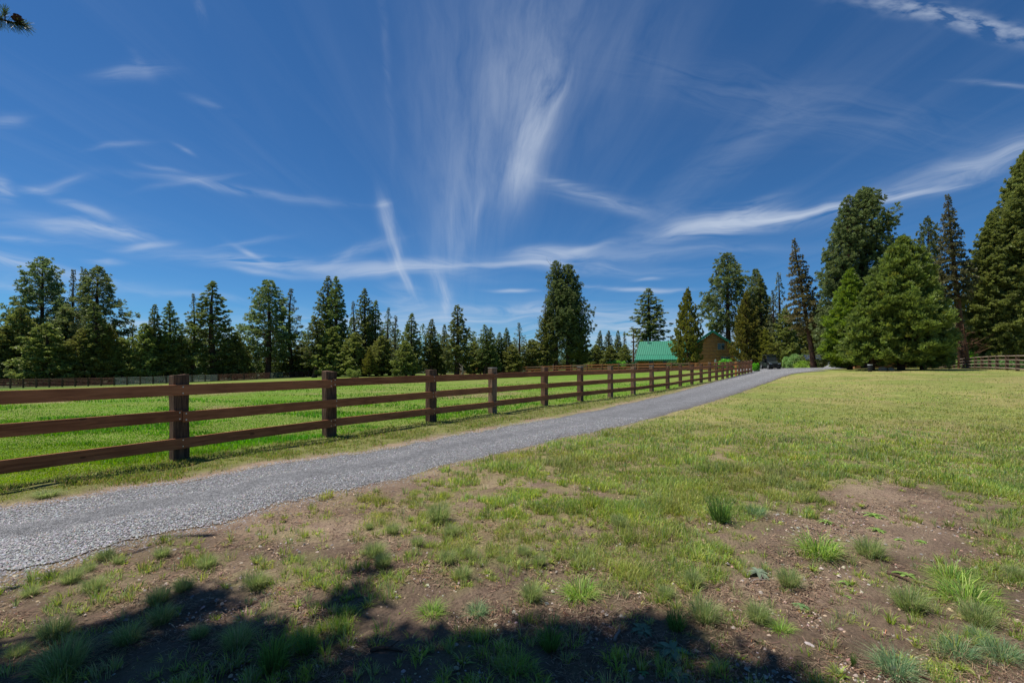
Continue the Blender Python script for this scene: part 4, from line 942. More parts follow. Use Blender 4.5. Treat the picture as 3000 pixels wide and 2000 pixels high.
# four pole fence at the right
fence3 = thing('pole_fence', 'dark post fence with four pale round rails curving along the right of the lawn', 'fence')
q3 = [(2700, 96), (2714, 92), (2728, 88), (2738, 84), (2748, 80), (2758, 76), (2769, 72.5), (2782, 69), (2795, 66), (2809, 63), (2823, 60), (2840, 57), (2858, 54), (2877, 51.5), (2899, 49), (2921, 46.5), (2950, 44), (2981, 41), (3040, 37.5), (3110, 34)]
P3_ = [at(u, d) for u, d in q3]
MAT['dpost'] = woodmat('dark_brown_post', (.045, .025, .016), (.12, .07, .045), (12, 12, 1.2), .85, False)
for i, p in enumerate(P3_):
    h = 1.42
    rough_post(.24, .22, h, 300+i).build('post', MAT['dpost'], fence3, loc=p, rz=.9)
    if i:
        a, b = Vector(P3_[i-1]), Vector(p); off = Vector((-.14, -.08, 0))
        for zc in (1.36, .98, .60, .20):
            mid = (a+b)/2+off+Vector((0, 0, zc-(.12 if (i, zc) == (11, .20) else 0)+rnd.uniform(-.02, .02)))
            MB().tube([a+off+Vector((0, 0, zc)), mid, b+off+Vector((0, 0, zc))], [.055, .05, .055], 8).build('rail', MAT['pole'], fence3, smooth=True)
# corral of metal pipe panels far left
MAT['rust'] = pbr('rusty_pipe', (.17, .075, .05), .8, (6, .4), .3)
MAT['galv'] = pbr('pale_green_pipe', (.20, .24, .20), .6, (6, .25), .4)
fence4 = thing('corral_fence', 'low rusty brown and pale green pipe corral panels along the far left pasture edge', 'fence')
q4 = list(np.linspace(-160, 905, 29)); prev = None
for i, u in enumerate(q4):
    d = float(np.interp(u, [-160, 0, 420, 740, 905], [72, 74, 84, 96, 108])); p = Vector(at(u, d)); hgt = float(np.interp(u, [0, 400, 900], [1.45, 1.35, 1.25]))
    rough_post(.16, .16, hgt+.12, 500+i).build('post', MAT['tie'], fence4, loc=p)
    if prev is not None:
        g = MB(); gal = 365 < u < 640 or 800 < u < 860; a, b = prev, p
        for z_ in np.linspace(.2, hgt, 6): g.tube([a+Vector((.1, 0, z_)), b+Vector((-.1, 0, z_))], .035, 5)
        for f_ in (.03, .5, .97):
            c_ = a.lerp(b, f_); g.tube([c_+Vector((0, 0, .2)), c_+Vector((0, 0, hgt))], .04, 5)
        o = g.build('panel', MAT['galv'] if gal else MAT['rust'], fence4)
        if gal: tag(o, label='pale green pipe panel')
    prev = p

# ------------------------------------------------------------------ log cabin
MAT['log'] = woodmat('varnished_log', (.30, .13, .045), (.52, .27, .11), (1.0, 9, 9), .6)
MAT['roofg'] = pbr('green_metal_roof', (.006, .185, .10), .5, (1.2, .10), .5)
MAT['glass'] = pbr('window_glass', (.02, .025, .03), .08, (2, .3), .6)
MAT['frame'] = woodmat('window_frame_wood', (.30, .17, .07), (.42, .26, .12), (6, 6, 6), .6)
MAT['deck'] = pbr('grey_deck_board', (.22, .17, .13), .85, (5, .3), .2)
MAT['darkwood'] = pbr('dark_wood', (.10, .06, .04), .85, (5, .3), .2)
MAT['white'] = pbr('white_metal', (.65, .66, .68), .5, (5, .08), .4)
DH = 92.0; hx, hy, hz = at(1862, DH); 
kx = DH/F
def HX(u): q_ = (u-1500)/F; return (hy*q_-hx)/(.94+.342*q_)              # metres right of the cabin's left end
def HZ(v): return EYE+(VH-v)*kx-hz
cabin = thing('log_cabin', 'log cabin with bright green metal roof beyond the pastures and fences', 'house', (hx, hy, hz), rz=R(-20))
def logwall(x0, x1, y0, y1, z0, z1, name='wall', gable=None):
    """stacked round logs between two corners; gable=(apex x, apex z) cuts the tops to a roofline"""
    mb = MB(); step = .27; z = z0+step/2
    while z < (gable[1] if gable else z1)-.05:
        a, b = x0, x1
        if gable and z > z1:
            f = (z-z1)/(gable[1]-z1); a = x0+(gable[0]-x0)*f; b = x1+(gable[0]-x1)*f
        if b-a > .2: 
            if x0 == x1: mb.tube([(x0, y0, z), (x0, y1, z)], .15, 10)
            else: mb.tube([(a, y0, z), (b, y0, z)], .15, 10)
        z += step
    return mb.build(name, MAT['log'], cabin, smooth=True)
def window(x0, x1, z0, z1, y, name='window', nsplit=1):
    f = MB(); t_ = .14
    for c_, d_ in ((((x0+x1)/2, y, z1+t_/2), (x1-x0+2*t_, .14, t_)), (((x0+x1)/2, y, z0-t_/2), (x1-x0+2*t_, .14, t_)), ((x0-t_/2, y, (z0+z1)/2), (t_, .13, z1-z0)), ((x1+t_/2, y, (z0+z1)/2), (t_, .13, z1-z0))): f.box(c_, d_)
    for k in range(1, nsplit): f.box((x0+(x1-x0)*k/nsplit, y, (z0+z1)/2), (.07, .10, z1-z0))
    o = f.build(name, MAT['frame'], cabin)
    MB().box(((x0+x1)/2, y+.03, (z0+z1)/2), (x1-x0, .03, z1-z0)).build('pane', MAT['glass'], o)
    return o
wl, wr = .45, HX(2062)          # wing walls
eave = HZ(1054); ridge = HZ(998); fy_ = 0.0
logwall(wl, wr, 1.6, 1.6, 0, eave+.55)
logwall(wl, wl, 1.6, 7.5, 0, eave+.3, 'side_wall')
def roofslab(pts, name, ribs=None, th=.07):
    """pts: eave left, eave right, top right, top left"""
    a, b, c_, d_ = [Vector(p) for p in pts]; nrm_ = (b-a).cross(d_-a).normalized(); mb = MB(); mb.quadprism([a, b, c_, d_], -nrm_*th)
    n = int((b-a).length/.42)
    for i in range(n+1):
        f = min(max(i/n, .004), .996); p = a.lerp(b, f); q = d_.lerp(c_, f); w = (b-a).normalized()*.035
        mb.quadprism([p-w, p+w, q+w, q-w], nrm_*.07)
    return mb.build(name, MAT['roofg'], cabin)
zb = HZ(1040); yb = 1.35
roofslab([(-.15, -.15, eave), (wr+.2, -.15, eave+.12), (wr+.2, yb, zb+.12), (-.05, yb, zb)], 'porch_roof')
roofslab([(-.05, yb+.01, zb+.03), (wr+.2, yb+.01, zb+.15), (wr+.2, 5.2, ridge+.12), (.35, 5.2, ridge)], 'roof')
roofslab([(wr+.2, 5.28, ridge+.12), (.35, 5.28, ridge), (.2, 9.4, 2.6), (wr+.2, 9.4, 2.6)][::1], 'roof')
MB().box(((wr)/2, -.14, eave-.13), (wr+.3, .06, .16)).build('eave_board', MAT['roofg'], cabin)
for px in np.linspace(.5, wr-.3, 5): MB().tube([(px, .15, 0), (px, .15, eave-.1)], .09, 8).build('porch_post', MAT['log'], cabin, smooth=True)
window(HX(1900), HX(1915), .55, 1.95, 1.40, nsplit=2)
window(HX(1942), HX(1962), .25, 2.0, 1.40, nsplit=2)
window(HX(1990), HX(2006), .7, 1.9, 1.40)
MB().box((wr/2, .8, .04), (wr+.2, 2.0, .18)).build('porch_deck', MAT['deck'], cabin)
cx_ = HX(1895); MB().tube([(cx_, 4.6, ridge-.5), (cx_, 4.6, HZ(988))], .12, 12).tube([(cx_, 4.6, HZ(988)), (cx_, 4.6, HZ(986))], .18, 12).build('chimney_pipe', MAT['steel'], cabin, smooth=False)
# small lean-to roof at the left end
roofslab([(-1.2, .6, HZ(1068)), (-1.2, 3.5, HZ(1068)), (.4, 3.5, HZ(1056)), (.4, .6, HZ(1056))], 'lean_to_roof')
# cross gable facing the drive
gl, gr_, ga = HX(2030), HX(2148), HX(2086); HZ0 = HZ; kx = (DH-5.5)/F; gev = HZ(1008); gap = HZ(970); gy = -1.2
logwall(gl+.3, gr_, gy, gy, 0, gev-.25, 'gable_wall', gable=(ga, gap-.15))
logwall(gr_, gr_, gy, 8, 0, gev-.4, 'side_wall')
def rake(xa, za, xb, zb_, name):
    a = Vector((xa, gy-.55, za)); b = Vector((xb, gy-.55, zb_)); c_ = Vector((xb, 8.6, zb_)); d_ = Vector((xa, 8.6, za)); n_ = (b-a).cross(Vector((0, 1, 0))).normalized(); n_ = n_ if n_.z > 0 else -n_
    mb = MB(); mb.quadprism([a, b, c_, d_], n_*.14)
    for k in range(28):
        f = (k+.5)/28; p = a.lerp(d_, f); q = b.lerp(c_, f); w = Vector((0, .02, 0)); mb.quadprism([p-w+n_*.14, p+w+n_*.14, q+w+n_*.14, q-w+n_*.14], n_*.04)
    mb.build(name, MAT['roofg'], cabin)
    MB().quadprism([a+Vector((0, -.03, -.28)), b+Vector((0, -.03, -.28)), b+Vector((0, -.03, .0)), a+Vector((0, -.03, .0))], (0, -.05, 0)).build('rake_board', MAT['roofg'], cabin)
sl_ = (gap-gev)/(ga-gl)
rake(gl-.8, gap-sl_*(ga-gl+.8), ga, gap, 'roof'); rake(gr_+.8, gap-sl_*(gr_+.8-ga), ga, gap, 'roof')
window(HX(2101), HX(2121), HZ(1024), HZ(1006), gy-.17, nsplit=2)
window(HX(2111), HX(2136), HZ(1064), HZ(1045), gy-.17, nsplit=2)
MB().box((HX(2094), gy-.25, HZ(1058)), (.35, .18, .55)).tube([(HX(2094), gy-.27, HZ(1054)), (HX(2094), gy-.42, HZ(1054))], .13, 12).build('electric_meter', MAT['white'], cabin)

# ------------------------------------------------------------------ utility vehicle
MAT['vpaint'] = pbr('dark_green_plastic', (.018, .026, .024), .4, (3, .2), .5)
MAT['vblack'] = pbr('black_plastic', (.012, .012, .013), .6, (8, .3), .4)
MAT['tyre'] = pbr('tyre_rubber', (.03, .03, .03), .9, (12, .3), .2)
MAT['rim'] = pbr('grey_rim', (.30, .31, .32), .4, (5, .2), .5, .6)
MAT['lamp'] = pbr('lamp_glass', (.45, .47, .48), .15, (5, .1), .6)
vx, vy, vz = at(2256, 62)
utv = thing('utility_vehicle', 'dark side by side utility vehicle parked facing the camera at the end of the drive', 'vehicle', (vx, vy, vz+.16), rz=-.10)
# local: x right, -y front
b = MB(); b.quadprism([(-.60, -1.45, .62), (.60, -1.45, .62), (.66, -.55, 1.02), (-.66, -.55, 1.02)], (0, 0, .06))
b.quadprism([(-.60, -1.47, .42), (.60, -1.47, .42), (.60, -1.47, .70), (-.60, -1.47, .70)], (0, .12, 0))
b.box((0, -1.0, .62), (1.20, .88, .42)); b.box((0, .3, .42), (1.30, 1.9, .22)); b.box((-.62, .1, .62), (.06, 1.0, .5)); b.box((.62, .1, .62), (.06, 1.0, .5))
body = b.build('body', MAT['vpaint'], utv, bevel=.03)
g = MB(); 
for k in range(4): g.box((0, -1.49, .47+k*.06), (.52, .05, .022))
g.box((0, -1.5, .56), (.05, .05, .24)); g.build('grille', MAT['vblack'], body)
MB().quadprism([(-.72, -1.50, .72), (-.38, -1.50, .66), (-.38, -1.50, .76), (-.70, -1.50, .84)], (0, .06, 0)).build('headlight', MAT['lamp'], utv)
MB().quadprism([(.72, -1.50, .72), (.38, -1.50, .66), (.38, -1.50, .76), (.70, -1.50, .84)], (0, .06, 0)).build('headlight', MAT['lamp'], utv)
MB().tube([(-.5, -1.62, .34), (-.3, -1.68, .36), (.3, -1.68, .36), (.5, -1.62, .34)], .035, 8).tube([(-.3, -1.68, .36), (-.28, -1.62, .62), (.28, -1.62, .62), (.3, -1.68, .36)], .03, 8).box((0, -1.62, .30), (.30, .16, .12)).build('bumper', MAT['vblack'], utv)
c_ = MB()
for sx in (-1, 1):
    c_.tube([(sx*.66, -.62, 1.0), (sx*.60, -.22, 1.86), (sx*.60, .72, 1.88), (sx*.66, .95, .85)], .035, 8); c_.tube([(sx*.60, .72, 1.88), (sx*.62, .7, .8)], .03, 8)
for yy_, zz_ in ((-.22, 1.86), (.72, 1.88), (-.60, 1.04)): c_.tube([(-.62, yy_, zz_), (.62, yy_, zz_)], .03, 8)
c_.build('roll_cage', MAT['vblack'], utv)
MB().box((0, .25, 1.93), (1.30, 1.16, .07)).build('roof', MAT['vpaint'], utv, bevel=.03)
MB().quadprism([(-.58, -.585, 1.08), (.58, -.585, 1.08), (.55, -.26, 1.80), (-.55, -.26, 1.80)], (0, .015, .005)).build('windshield', MAT['glass'], utv)
for sx in (-.32, .32): MB().box((sx, .25, .66), (.50, .48, .16)).box((sx, .52, .98), (.50, .13, .60)).build('seat', MAT['vblack'], utv, bevel=.03)
MB().box((0, 1.12, .86), (1.3, .82, .36)).build('cargo_bed', MAT['vpaint'], utv, bevel=.02)
for sx in (-1, 1):
    MB().tube([(sx*.62, -.5, 1.35), (sx*.80, -.5, 1.40)], .015, 6).box((sx*.84, -.5, 1.42), (.14, .05, .20)).build('mirror', MAT['vblack'], utv)
    for yy_ in (-1.08, 1.0):
        w = thing('wheel', None, None); w.parent = utv; w.location = (sx*.64, yy_, .34)
        tr = MB(); P_ = [(-.14, .26), (-.13, .335), (-.06, .345), (.06, .345), (.13, .335), (.14, .26)]; K_ = 24; V_ = []; F_ = []
        for k in range(K_):
            a = 2*math.pi*k/K_
            for (ox, rad) in P_: V_.append((ox, math.cos(a)*rad*(1.0 if k % 2 else .975), math.sin(a)*rad*(1.0 if k % 2 else .975)))
        for k in range(K_):
            for j in range(len(P_)): F_.append((k*6+j, k*6+(j+1) % 6, ((k+1) % K_)*6+(j+1) % 6, ((k+1) % K_)*6+j))
        tr.add(V_, F_).build('tyre', MAT['tyre'], w); rr2 = MB().tube([(-.10, 0, 0), (.10, 0, 0)], .25, 18)
        for k in range(5):
            a = 2*math.pi*k/5; rr2.box((.105*sx, math.cos(a)*.12, math.sin(a)*.12), (.02, .05, .20), rot=Matrix.Rotation(-a+math.pi/2, 3, 'X').to_3x3())
        rr2.build('rim', MAT['rim'], w)
    MB().box((sx*.66, -1.08, .76), (.24, .74, .05)).build('fender', MAT['vblack'], utv, bevel=.02)

# ------------------------------------------------------------------ shelter, shed, mound and small yard things
MAT['bluetin'] = pbr('dark_blue_metal_roof', (.035, .05, .085), .5, (3, .2), .5)
MAT['redwood'] = woodmat('red_brown_boards', (.22, .10, .05), (.36, .18, .09), (2, 8, 8), .8)
sx_, sy_, sz_ = at(2392, 84)
sh = thing('open_shelter', 'open wooden shelter with dark blue roof behind the leaning reddish trunk', 'shelter', (sx_, sy_, sz_))
MB().quadprism([(-3.0, -1.7, 1.75), (3.6, -1.7, 1.75), (3.0, 0, 2.65), (-2.3, 0, 2.65)], (0, 0, .08)).quadprism([(-3.0, 1.7, 1.75), (-2.3, 0, 2.65), (3.0, 0, 2.65), (3.6, 1.7, 1.75)], (0, 0, .08)).build('roof', MAT['bluetin'], sh)
for px, py in ((-2.1, -1.4), (0, -1.4), (2.9, -1.4), (-2.1, 1.4), (2.9, 1.4)): MB().box((px, py, .88), (.16, .16, 1.8)).build('post', MAT['darkwood'], sh)
MB().box((.4, 1.5, .65), (5.0, .08, 1.3)).build('back_wall', MAT['redwood'], sh)
MB().box((-1.2, -.2, .35), (.9, .7, .7)).build('storage_box', pbr('blue_grey_paint', (.12, .16, .2), .6, (4, .2)), sh, bevel=.03)
ex, ey, ez = at(2560, 80); sd_ = thing('wooden_shed', 'low orange brown board shed half hidden under the near bright pines', 'shed', (ex, ey, ez))
MB().box((0, 0, 1.0), (9, 3, 2.0)).build('wall', MAT['redwood'], sd_)
MB().quadprism([(-4.8, -1.9, 1.98), (4.8, -1.9, 1.98), (4.8, .1, 2.9), (-4.8, .1, 2.9)], (0, 0, .1)).quadprism([(-4.8, 1.9, 1.98), (-4.8, .1, 2.9), (4.8, .1, 2.9), (4.8, 1.9, 1.98)], (0, 0, .1)).build('roof', MAT['bluetin'], sd_)
MB().box((-1.5, -1.53, .95), (1.0, .06, 1.9)).build('door', MAT['darkwood'], sd_)
mx0, my0, mz0 = at(2436, 62); V_ = []; F_ = []; nn = 26
for i in range(nn+1):
    for j in range(nn+1):
        a = (i/nn-.5)*2; b2 = (j/nn-.5)*2; r2 = a*a+b2*b2; hgt = max(0, 1-r2)**1.1*(.78+.12*math.sin(a*9)*math.cos(b2*7)); V_.append((a*1.15+.35*hgt, b2*1.0, hgt*.8-.05))
for i in range(nn):
    for j in range(nn): F_.append((i*(nn+1)+j, (i+1)*(nn+1)+j, (i+1)*(nn+1)+j+1, i*(nn+1)+j+1))
gmh = npmesh('gravel_heap', np.array(V_)+np.array([mx0, my0, mz0+.08]), np.array(F_), rm, col=np.tile(base, (len(V_), 1)), smooth=True)
tag(gmh, 'small heap of grey gravel at the end of the drive left of the bright pines', 'gravel heap')
tx_, ty_, tz_ = at(2462, 64); tl = thing('covered_trailer', 'low grey covered trailer behind the gravel heap under the pine', 'trailer', (tx_, ty_, tz_))
MB().box((0, 0, .62), (2.6, 1.3, .55)).build('body', pbr('grey_cover', (.22, .23, .25), .7, (3, .2)), tl, bevel=.06)
for q in (-.75, .75): MB().tube([(q, -.62, .30), (q, -.46, .30)], .28, 14).build('wheel', MAT['tyre'], tl)
MB().tube([(-1.3, 0, .4), (-2.1, 0, .4)], .05, 8).build('tow_bar', MAT['vblack'], tl)
bx_, by_, bz_ = at(2549, 46); pt = thing('black_barrel', 'small black barrel with white rim beside the trunk of the nearest pine', 'barrel', (bx_, by_, bz_))
MB().tube([(0, 0, 0), (0, 0, .1), (0, 0, .6), (0, 0, .68)], [.17, .19, .21, .20], 20).build('body', MAT['vblack'], pt, smooth=True)
MB().tube([(0, 0, .66), (0, 0, .72)], .215, 20).build('rim', MAT['white'], pt)
def rock(name, x, y, r, label, colr, seed, flat=.5, cat='stone', grp=None):
    import bmesh
    bm = bmesh.new(); bmesh.ops.create_icosphere(bm, subdivisions=3, radius=1.0); rd = random.Random(seed); e = rd.uniform(.65, .9)
    for v in bm.verts:
        n_ = mnoise.noise(v.co*1.4+Vector((seed*3, 0, 0)))*.35+mnoise.noise(v.co*5+Vector((seed, 1, 0)))*.06; v.co *= (1+n_)
        v.co = Vector((v.co.x*r, v.co.y*r*e, v.co.z*r*flat))
    me = bpy.data.meshes.new(name); bm.to_mesh(me); bm.free(); me.materials.append(pbr(name+'_surface', colr, .85, (30, .18), .25, bump=(60, .3, .002)))
    for p in me.polygons: p.use_smooth = True
    o = bpy.data.objects.new(name, me); C.objects.link(o); o.location = (x, y, float(gz(x, y))+r*flat*.35); o.rotation_euler = (rd.uniform(-.1, .1), rd.uniform(-.1, .1), rd.uniform(0, 6))
    return tag(o, label, cat, grp)
for u, v, w, lb, cc in ((2368, 1893, 28, 'largest flat pale stone on the bare soil near the bottom right, pinkish grey', (.38, .33, .31)),
                        (1215, 1608, 16, 'whitish flat stone between bunchgrass tufts right of the drive', (.52, .46, .40)),
                        (1410, 1655, 14, 'white flat stone just right of the round bluish tuft', (.50, .46, .42)),
                        (2511, 1893, 26, 'tan flat stone right of the lone upright grass stalks', (.36, .27, .21)),
                        (2612, 1958, 24, 'grey stone at the left foot of the coarse blue green clump', (.30, .30, .31)),
                        (2392, 1895, 12, 'small grey stone touching the largest pale stone', (.33, .31, .29)),
                        (2538, 1902, 17, 'bluish grey oblong stone beside the tan flat stone', (.34, .33, .33))):
    x, y = G(u, v); rock('flat_stone', x, y, w/F*math.hypot(x, y)*.5, lb, cc, int(u))
for u, d, rr3, lb in ((2588, 47, .45, 'tan boulder lying in the shade left of the nearest pine trunk'), (2612, 46.5, .35, 'rounded boulder at the foot of the nearest pine')):
    x, y, z = at(u, d); rock('boulder', x, y, rr3, lb, (.28, .21, .16), int(u), .7, 'boulder')
def stick(u0, v0, u1, v1, r, label, matn, bow=.02, cat='stick'):
    a = G(u0, v0); b = G(u1, v1); za = float(gz(*a))+r*1.2; zb_ = float(gz(*b))+r*1.4
    A = Vector((*a, za)); B = Vector((*b, zb_)); m_ = (A+B)/2+Vector((bow, bow, .012)); mb = MB().tube([A, A.lerp(m_, .5)+Vector((0, .004, .006)), m_, m_.lerp(B, .5)+Vector((0, -.004, .004)), B], [r, r*.95, r*.85, r*.7, r*.45], 7)
    d_ = (B-A); mb.tube([m_, m_+d_*.18+Vector((.02, .05, .02))], [r*.5, r*.2], 5)
    o = mb.build('fallen_stick', MAT[matn], None, smooth=True); return tag(o, label, cat)
stick(2592, 1682, 2700, 1728, .010, 'long thin brown stick on the soil left of the big bright coarse grass clump', 'bark')
stick(2198, 1706, 2258, 1703, .006, 'short pale stick lying beside the grey leaved plant', 'bark_grey', .005)
stick(1800, 1882, 1818, 1850, .010, 'bleached grey stick slanting in the shade left of the mullein rosettes', 'bark_grey', .004)
stick(1085, 1912, 1180, 1916, .012, 'dark twig lying at the lower edge of the tree shade', 'bark', .01)
stick(2482, 1802, 2520, 1812, .006, 'short grey stick with rusty needles near the bottom right', 'bark_grey', .004)
# ------------------------------------------------------------------ bunchgrass tufts one can tell apart
def tuft_mesh(kind, seed):
    r = np.random.default_rng(seed); global rng; keep = rng; rng = r
    n, h0, w0, sp_, cols, ln = {'fescue': (900, .82, .0095, .22, [(.29, .36, .13), (.38, .44, .18), (.21, .28, .11), (.50, .46, .26)], (.40, .24)),
        'coarse': (330, .9, .020, .34, [(.26, .41, .08), (.34, .46, .11), (.20, .32, .08), (.48, .46, .18)], (.72, .25)),
        'blue': (420, .85, .014, .28, [(.20, .32, .15), (.28, .40, .20), (.15, .24, .12), (.38, .40, .2)], (.68, .25)),
        'upright': (240, 1.0, .020, .22, [(.13, .23, .06), (.18, .29, .07), (.10, .18, .05)], (.32, .2))}[kind]
    a = r.uniform(0, 6.28, n); q = np.sqrt(r.uniform(0, 1, n))*sp_
    x = q*np.cos(a); y = q*np.sin(a); ld = a+r.normal(0, .5, n); le = np.clip(r.normal(ln[0], ln[1], n)+q/sp_*.25, .02, 1.1)
    V, Fc, c = blades(x, y, h0*r.uniform(.45, 1.05, n), np.full(n, w0)*r.uniform(.7, 1.3, n), le, ld, pal(n, cols, [4, 3, 3, 1.2][:len(cols)]), z=np.zeros(n), curl=.7)
    rng = keep
    return V, Fc, c
TP = {}
def tuft(u, v, wpx, kind, label, hs=1.0, grp='bunchgrass tufts on the bare ground'):
    x, y = G(u, v); w = wpx/F*y; sd2 = (kind, (u*7+v) % 3)
    if sd2 not in TP:
        V, Fc, c = tuft_mesh(kind, 900+hash(kind[0]) % 1 + (u*7+v) % 3*17+len(kind)); o = npmesh('grass_tuft', V, Fc, MAT['grass'], col=c); TP[sd2] = o
    else: o = TP[sd2].copy(); C.objects.link(o)
    s = w/1.0; o.location = (x, y, float(gz(x, y))); o.scale = (s, s, s*hs); o.rotation_euler = (0, 0, (u*13+v*7) % 628/100)
    return tag(o, label, 'grass tuft', grp)
TU = [(1357, 1695, 62, 'fescue', 'round bluish green tuft alone on bare soil with white stones to its right'),
 (1559, 1757, 88, 'fescue', 'large upright green tuft in the bottom centre, taller than all round it'),
 (2546, 1630, 100, 'fescue', 'big green tuft in the middle of the bare patch at right'),
 (2310, 1715, 86, 'fescue', 'pale green tuft right of the grey leaved plant'),
 (2034, 1715, 76, 'fescue', 'pale rounded tuft left of the grey leaved plant'),
 (1950, 1749, 62, 'fescue', 'greyish tuft left of the pale rounded tuft near the grey leaved plant'),
 (2221, 1817, 92, 'fescue', 'straw tipped tuft at the right end of the tree shade'),
 (2064, 1817, 110, 'fescue', 'wide dark tuft at the edge of the shade left of the straw tipped tuft'),
 (2663, 1783, 116, 'fescue', 'broad soft tuft left of the bright coarse clump at bottom right'),
 (2863, 1825, 110, 'fescue', 'dark green tuft below the bright coarse clump near the right edge'),
 (2625, 1970, 125, 'blue', 'coarse blue green clump nearest the bottom edge at right'),
 (2808, 1919, 105, 'blue', 'coarse blue green clump between the nearest one and the right edge'),
 (2935, 1927, 110, 'blue', 'coarse blue green clump by the bottom right corner'),
 (2867, 1872, 70, 'blue', 'smaller blue green clump above the corner clump'),
 (2829, 1761, 125, 'coarse', 'big sprawling bright yellow green coarse clump at right'),
 (2787, 1698, 95, 'coarse', 'bright coarse clump directly behind the sprawling one'),
 (2400, 1622, 110, 'coarse', 'light green coarse clump left of the big tuft in the bare patch'),
 (2110, 1527, 92, 'upright', 'dark green upright tuft of broad blades in the lawn edge'),
 (2215, 1508, 60, 'blue', 'low blue grey tuft right of the dark upright tuft'),
 (2978, 1693, 66, 'fescue', 'tuft cut by the right edge above the coarse clumps'),
 (1814, 1542, 66, 'fescue', 'rounded soft tuft inside the green grass right of centre'),
 (1700, 1745, 95, 'coarse', 'spreading yellowish clump right of the large upright tuft'),
 (1285, 1527, 92, 'fescue', 'long low pale tuft near the drive edge above the cluster of tufts'),
 (1098, 1630, 78, 'fescue', 'straw green tuft, upper one of a pair left of the cluster'),
 (1123, 1657, 66, 'fescue', 'darker tuft, lower one of a pair left of the cluster'),
 (1223, 1598, 50, 'fescue', 'small upright tuft left of the cluster beside the whitish stone'),
 (1312, 1647, 62, 'fescue', 'yellowish tuft at the lower left of the cluster'),
 (1378, 1634, 46, 'fescue', 'small dark centred tuft between the yellowish tuft and the round one'),
 (1321, 1568, 56, 'fescue', 'soft green tuft at the top of the cluster'),
 (1468, 1647, 32, 'fescue', 'smallest grey green tuft right of the cluster'),
 (1534, 1627, 52, 'fescue', 'neat round tuft above the large upright tuft'),
 (1582, 1653, 50, 'fescue', 'spiky tuft right of the neat round tuft'),
 (1151, 1562, 52, 'fescue', 'pale tuft left of the long low one, just off the drive'),
 (1081, 1549, 30, 'fescue', 'tiny tuft left of the pale one just off the drive'),
 (753, 1719, 78, 'fescue', 'sunlit tuft at the edge of the tree shade left of centre'),
 (474, 1632, 54, 'fescue', 'green tuft on stony soil beside the lower edge of the drive'),
 (604, 1664, 66, 'fescue', 'wispy pale tuft between the drive and the shade'),
 (538, 1732, 68, 'fescue', 'grey green tuft half inside the shade left of the sunlit tuft'),
 (463, 1766, 84, 'fescue', 'wide tuft entering the shade below the wispy pale one'),
 (472, 1822, 90, 'fescue', 'dry pale tuft within the shade'),
 (374, 1885, 105, 'fescue', 'grey tuft in deep shade left of the small round shaded tuft'),
 (583, 1868, 68, 'fescue', 'small round tuft in deep shade'),
 (697, 1895, 112, 'fescue', 'largest dark tuft in the deep shade at the bottom left'),
 (157, 1868, 112, 'fescue', 'wide green tuft at the shade edge near the left side'),
 (51, 1923, 66, 'fescue', 'dim tuft in the bottom left corner'),
 (180, 1970, 170, 'fescue', 'broad sprawling grey tuft at the bottom edge on the left'),
 (276, 1732, 78, 'fescue', 'pale green tuft in the sun left of the shade'),
 (87, 1746, 52, 'fescue', 'small green tuft near the left edge below the drive'),
 (208, 1706, 72, 'fescue', 'pale tuft on the stony drive edge near the left side'),
 (257, 1674, 46, 'fescue', 'faint pale tuft above its neighbour on the drive edge'),
 (308, 1638, 56, 'fescue', 'dry green tuft on the stones of the drive edge'),
 (349, 1649, 36, 'fescue', 'tiny tuft right of the dry green one on the drive edge'),
 (145, 1693, 30, 'fescue', 'smallest tuft at the left end of the drive edge'),
 (135, 1455, 80, 'fescue', 'low green mat of grass on the far edge of the drive at left'),
 (800, 1960, 120, 'upright', 'tall fresh green blades at the bottom edge right of the dark tuft'),
 (900, 1915, 80, 'upright', 'fresh green blades with a leafy weed in the shade'),
 (1610, 1905, 90, 'upright', 'yellow tipped long bladed clump in the shade at bottom centre'),
 (1265, 1800, 70, 'coarse', 'spreading green clump on the soil above the shade at bottom centre'),
 (1400, 1798, 66, 'blue', 'dense low green clump right of the spreading clump'),
 (1520, 1960, 80, 'coarse', 'low spreading clump in deep shade at bottom centre'),
 (2290, 1850, 60, 'coarse', 'leafy green clump right of the straw tipped tuft'),
 (1980, 1846, 80, 'upright', 'spiky dark clump behind the mullein rosettes'),
 (2500, 1950, 22, 'upright', 'lone upright grass stalks on stony soil at bottom right')]
for u, v, w, k, lb in TU: tuft(u, v, w, k, lb, {'upright': 1.15}.get(k, 1.0)*(.42 if u == 135 else .95)*(2.2 if u == 2500 else 1))
